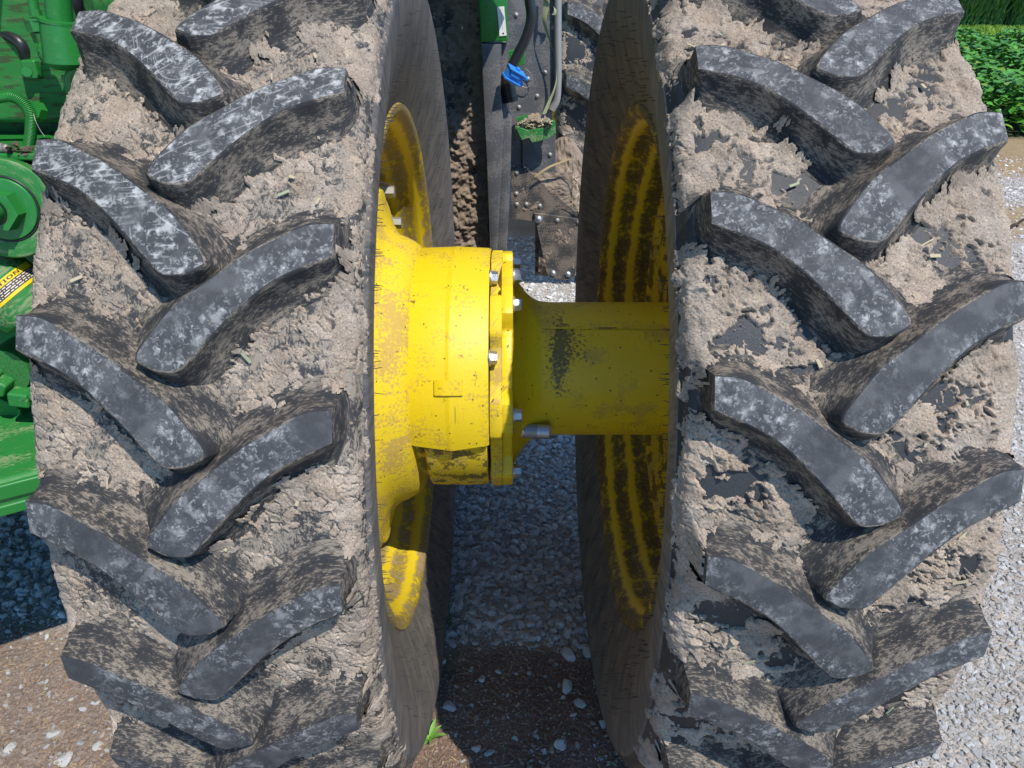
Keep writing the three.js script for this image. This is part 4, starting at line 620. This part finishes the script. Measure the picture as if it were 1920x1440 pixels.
// ------------------------------------------------------------------ distinct stones, weeds, twig
{
  const D = 'on the dark shaded soil', spots = [[905, 1272, 13, 'small pale stone left of centre ' + D], [843, 1325, 15, 'pale stone nearest the inner wheel ' + D], [1063, 1287, 19, 'big angular pale stone standing out near the outer wheel ' + D], [1085, 1318, 18, 'flat pale stone just in front of the big angular one ' + D], [935, 1260, 9, 'tiny stone right of the small pale stone, ' + D], [893, 1403, 11, 'left one of the bright stone pair at the bottom of the gap'], [918, 1410, 11, 'right one of the bright stone pair at the bottom of the gap'], [1050, 1393, 20, 'wide brownish slab of stone low in the gap ' + D], [830, 1238, 13, 'pale stone beside the sparse grass blades and inner wheel'], [1130, 1358, 10, 'small stone close to the outer tyre ' + D], [1065, 1225, 20, 'large grey stone at the gravel edge near the outer wheel'], [1105, 1222, 17, 'grey stone against the outer tyre at the gravel edge'],
    [105, 1375, 22, 'white stone on the sunlit dirt at the shadow edge, lower left'], [118, 1425, 24, 'largest white slab of stone on the sunlit dirt at the lower left'], [18, 1405, 18, 'white stone at the left edge of the sunlit dirt'], [182, 1398, 20, 'pale stone in the tyre shadow at the lower left']];
  const proto = stoneGeo(300, 2), protos = [proto, stoneGeo(301, 2), stoneGeo(302, 2), stoneGeo(303, 2)];
  const sm = std({ color: new THREE.Color(0.6, 0.585, 0.55), roughness: 0.9, bumpMap: grainBump, bumpScale: 0.003 }), r = rng(31);
  spots.forEach(([x, y, s, lab], i) => {
    const p = onY(x, y, 0.004), m = part('stone', protos[i % 4], sm), d = p.distanceTo(CAM), k = s / 1443 * d * (x < 400 ? 0.58 : 0.72); m.position.copy(p); m.scale.set(k * 1.15, k * 0.75, k); m.rotation.y = r() * 6;
    tag(m, lab, 'stone', 'loose pale stones');
  });
}
function blade(base, dir, len, w, bend) { const n = 6, side = new THREE.Vector3(-dir.z, 0, dir.x).normalize(); return surface(2, n, (a, b, i, j) => { const t = b, p = base.clone().addScaledVector(dir, len * t * 0.8).add(new THREE.Vector3(0, len * (t * bend - 0.55 * t * t), 0)), e = (a - 0.5) * w * Math.sin(Math.PI * (0.12 + 0.88 * t) ** 0.8 * 0.98 + 0.04); return [p.x + side.x * e, p.y + (i === 1 ? -0.0015 : 0), p.z + side.z * e, a, b]; }); }
{
  const leafM = std({ color: new THREE.Color(0.17, 0.36, 0.06), roughness: 0.55, side: THREE.DoubleSide }), leafD = std({ color: new THREE.Color(0.09, 0.16, 0.045), roughness: 0.6, side: THREE.DoubleSide });
  const weed = group('weed'); tag(weed, 'small bright green weed in the sun beside the inner wheel', 'weed'); const b = onY(806, 1385, 0.0); b.y = gy(b.x, b.z); weed.position.copy(b);
  const r = rng(41); for (let i = 0; i < 8; i++) { const a = [0.2, 3.0, 2.5, 3.4, 1.3, 5.0, -0.5, 2.0][i]; part('leaf', blade(new THREE.Vector3(0, 0.004, 0), new THREE.Vector3(Math.cos(a), 0, Math.sin(a)), 0.03 + 0.024 * r(), 0.0105, 0.8 + 0.5 * r()), leafM, weed); }
  part('stem', tube([[0, 0, 0], [0.001, 0.008, 0], [0.002, 0.014, 0.001]], 0.0012, 8, 5), leafM, weed);
  const tufts = [[842, 1170, 22, 'thin grass tuft growing at the gravel edge by the inner wheel'], [825, 1250, 14, 'sparse grass blades on dark soil beside the inner wheel']];
  for (const [x, y, n, lab] of tufts) { const g = group('grass_tuft'); tag(g, lab, 'grass tuft'); const p = onY(x, y, 0); p.y = gy(p.x, p.z); g.position.copy(p); for (let i = 0; i < n; i++) { const a = r() * 6.28, o = new THREE.Vector3((r() - 0.5) * 0.05, 0, (r() - 0.5) * 0.05); part('blade', blade(o, new THREE.Vector3(Math.cos(a), 0, Math.sin(a)), 0.04 + 0.05 * r(), 0.0025, 0.9 + 0.5 * r()), leafD, g); } }
  // twig sticking out past the outer tyre
  const tw = group('twig'); tag(tw, 'thin dark dry twig poking out beside the outer tyre', 'twig'); const tm = std({ color: new THREE.Color(0.07, 0.05, 0.04), roughness: 0.9 }), tz = 0.1;
  part('stem', tube([[1862, 440], [1880, 431], [1900, 424], [1925, 408], [1960, 390]].map(([x, y]) => onZ(x, y, tz)), 0.0022, 30, 6), tm, tw); part('side_shoot', tube([[1893, 428], [1904, 421], [1908, 424]].map(([x, y]) => onZ(x, y, tz)), 0.003, 10, 6), tm, tw);
}

// ------------------------------------------------------------------ soybean field, grass strip, far growth
{
  const leaf = new THREE.BufferGeometry(); leaf.setAttribute('position', new THREE.Float32BufferAttribute([0, 0, 0, 0.32, 0.05, 0.3, 0, -0.04, 0.45, -0.32, 0.05, 0.3, 0.24, 0.02, 0.72, -0.24, 0.02, 0.72, 0, -0.1, 1], 3)); leaf.setIndex([0, 2, 1, 0, 3, 2, 1, 2, 4, 3, 5, 2, 4, 2, 6, 2, 5, 6]); leaf.computeVertexNormals(); leaf.setAttribute('uv', new THREE.Float32BufferAttribute(new Array(14).fill(0), 2));
  const r = rng(61), L = []; const zone = (x0, x1, z0, z1, n, s) => { for (let i = 0; i < n; i++) L.push([lerp(x0, x1, r()), lerp(z0, z1, r()), s]); };
  zone(2.6, 12, -12, -6.2, 60000, 0.088);
  const im = shadows(new THREE.InstancedMesh(leaf, std({ color: 0xffffff, roughness: 0.36, side: THREE.DoubleSide }), L.length)); im.name = 'soybean_field';
  L.forEach(([x, z, s], i) => { const row = Math.cos((x * 0.97 + z * 0.26) / 0.76 * 6.283), top = 0.42 + 0.06 * row + 0.09 * fbm(x * 0.8, z * 0.8, 3), u = Math.sqrt(r()), y = top * (0.35 + 0.65 * u) * ss(-6.15, -6.6, z + 0.15 * gn(x * 2, 0)) + 0.03; const k = s * (0.7 + 0.6 * r());
    im.setMatrixAt(i, new THREE.Matrix4().compose(new THREE.Vector3(x, y, z), new THREE.Quaternion().setFromEuler(new THREE.Euler((r() - 0.4) * 1.0, r() * 6.283, (r() - 0.5) * 0.9, 'YXZ')), new THREE.Vector3(k, k, k))); const g = 1.1 + 0.8 * r(), ye = r() < 0.06 ? 1 : 0; im.setColorAt(i, new THREE.Color().setRGB(0.052 * g + 0.1 * ye, 0.165 * g + 0.06 * ye, 0.022 * g)); });
  im.userData.kind = 'stuff'; im.userData.label = 'dense green soybean field at the upper right'; scene.add(im);
  const bl = (w, h, n) => { const g = []; const q = rng(n); for (let i = 0; i < 7; i++) { const a = q() * 6.28; g.push(surface(1, 4, (u, v) => { const e = (u - 0.5) * w * (1 - v * 0.9), t = v * h * (0.7 + 0.3 * q()); return [Math.cos(a) * v * v * h * 0.35 + Math.sin(a) * e, v * h, Math.sin(a) * v * v * h * 0.35 - Math.cos(a) * e, u, v]; })); } return merge(g); };
  const strip = shadows(new THREE.InstancedMesh(bl(0.012, 0.13, 5), std({ color: 0xffffff, roughness: 0.7, side: THREE.DoubleSide }), 16000)); strip.name = 'grass_strip'; for (let i = 0; i < 16000; i++) { const x = lerp(5, 22, r()), z = lerp(-12.1, -18.2, r()); strip.setMatrixAt(i, new THREE.Matrix4().compose(new THREE.Vector3(x, 0, z), new THREE.Quaternion().setFromEuler(new THREE.Euler(0, r() * 6, 0)), new THREE.Vector3(1.6, 0.8 + 0.5 * r(), 1.6))); const g = 0.8 + 0.4 * r(); strip.setColorAt(i, new THREE.Color().setRGB(0.2 * g, 0.36 * g, 0.03)); }
  strip.userData.kind = 'stuff'; strip.userData.label = 'mown lime green grass strip beyond the soybeans'; scene.add(strip);
  const corn = shadows(new THREE.InstancedMesh(bl(0.07, 1.6, 9), std({ color: 0xffffff, roughness: 0.6, side: THREE.DoubleSide }), 9000)); corn.name = 'tall_growth'; for (let i = 0; i < 9000; i++) { const x = lerp(6, 28, r()), z = lerp(-18.2, -23, r() * r()); corn.setMatrixAt(i, new THREE.Matrix4().compose(new THREE.Vector3(x, 0, z), new THREE.Quaternion().setFromEuler(new THREE.Euler(0, r() * 6, 0)), new THREE.Vector3(1, (0.5 + 0.9 * r()) * lerp(0.8, 1.9, clamp((-18.2 - z) / 3)), 1))); const g = 0.6 + 0.7 * r(); corn.setColorAt(i, new THREE.Color().setRGB(0.11 * g, 0.21 * g, 0.05 * g)); }
  corn.userData.kind = 'stuff'; corn.userData.label = 'tall dense green growth along the far field edge'; scene.add(corn);
  const pp = onZ(1817, 28, -18.4); const post = group('post'); tag(post, 'dark weathered wooden post at the far field edge', 'post'); post.position.set(pp.x, 0, -18.4); part('shaft', cyl(new THREE.Vector3(0, 0, 0), new THREE.Vector3(0, 3.2, 0), 0.06, 0.05, 14), std({ color: new THREE.Color(0.08, 0.065, 0.055), roughness: 0.9, bumpMap: grainBump, bumpScale: 0.01 }), post); part('cap', cyl(new THREE.Vector3(0, 3.2, 0), new THREE.Vector3(0, 3.24, 0), 0.05, 0.03, 14), std({ color: new THREE.Color(0.08, 0.065, 0.055), roughness: 0.9 }), post);
}
scene.traverse(o => { if (o.isMesh && o !== sky) { o.castShadow = o.receiveShadow = true; } });
renderer.render(scene, camera);
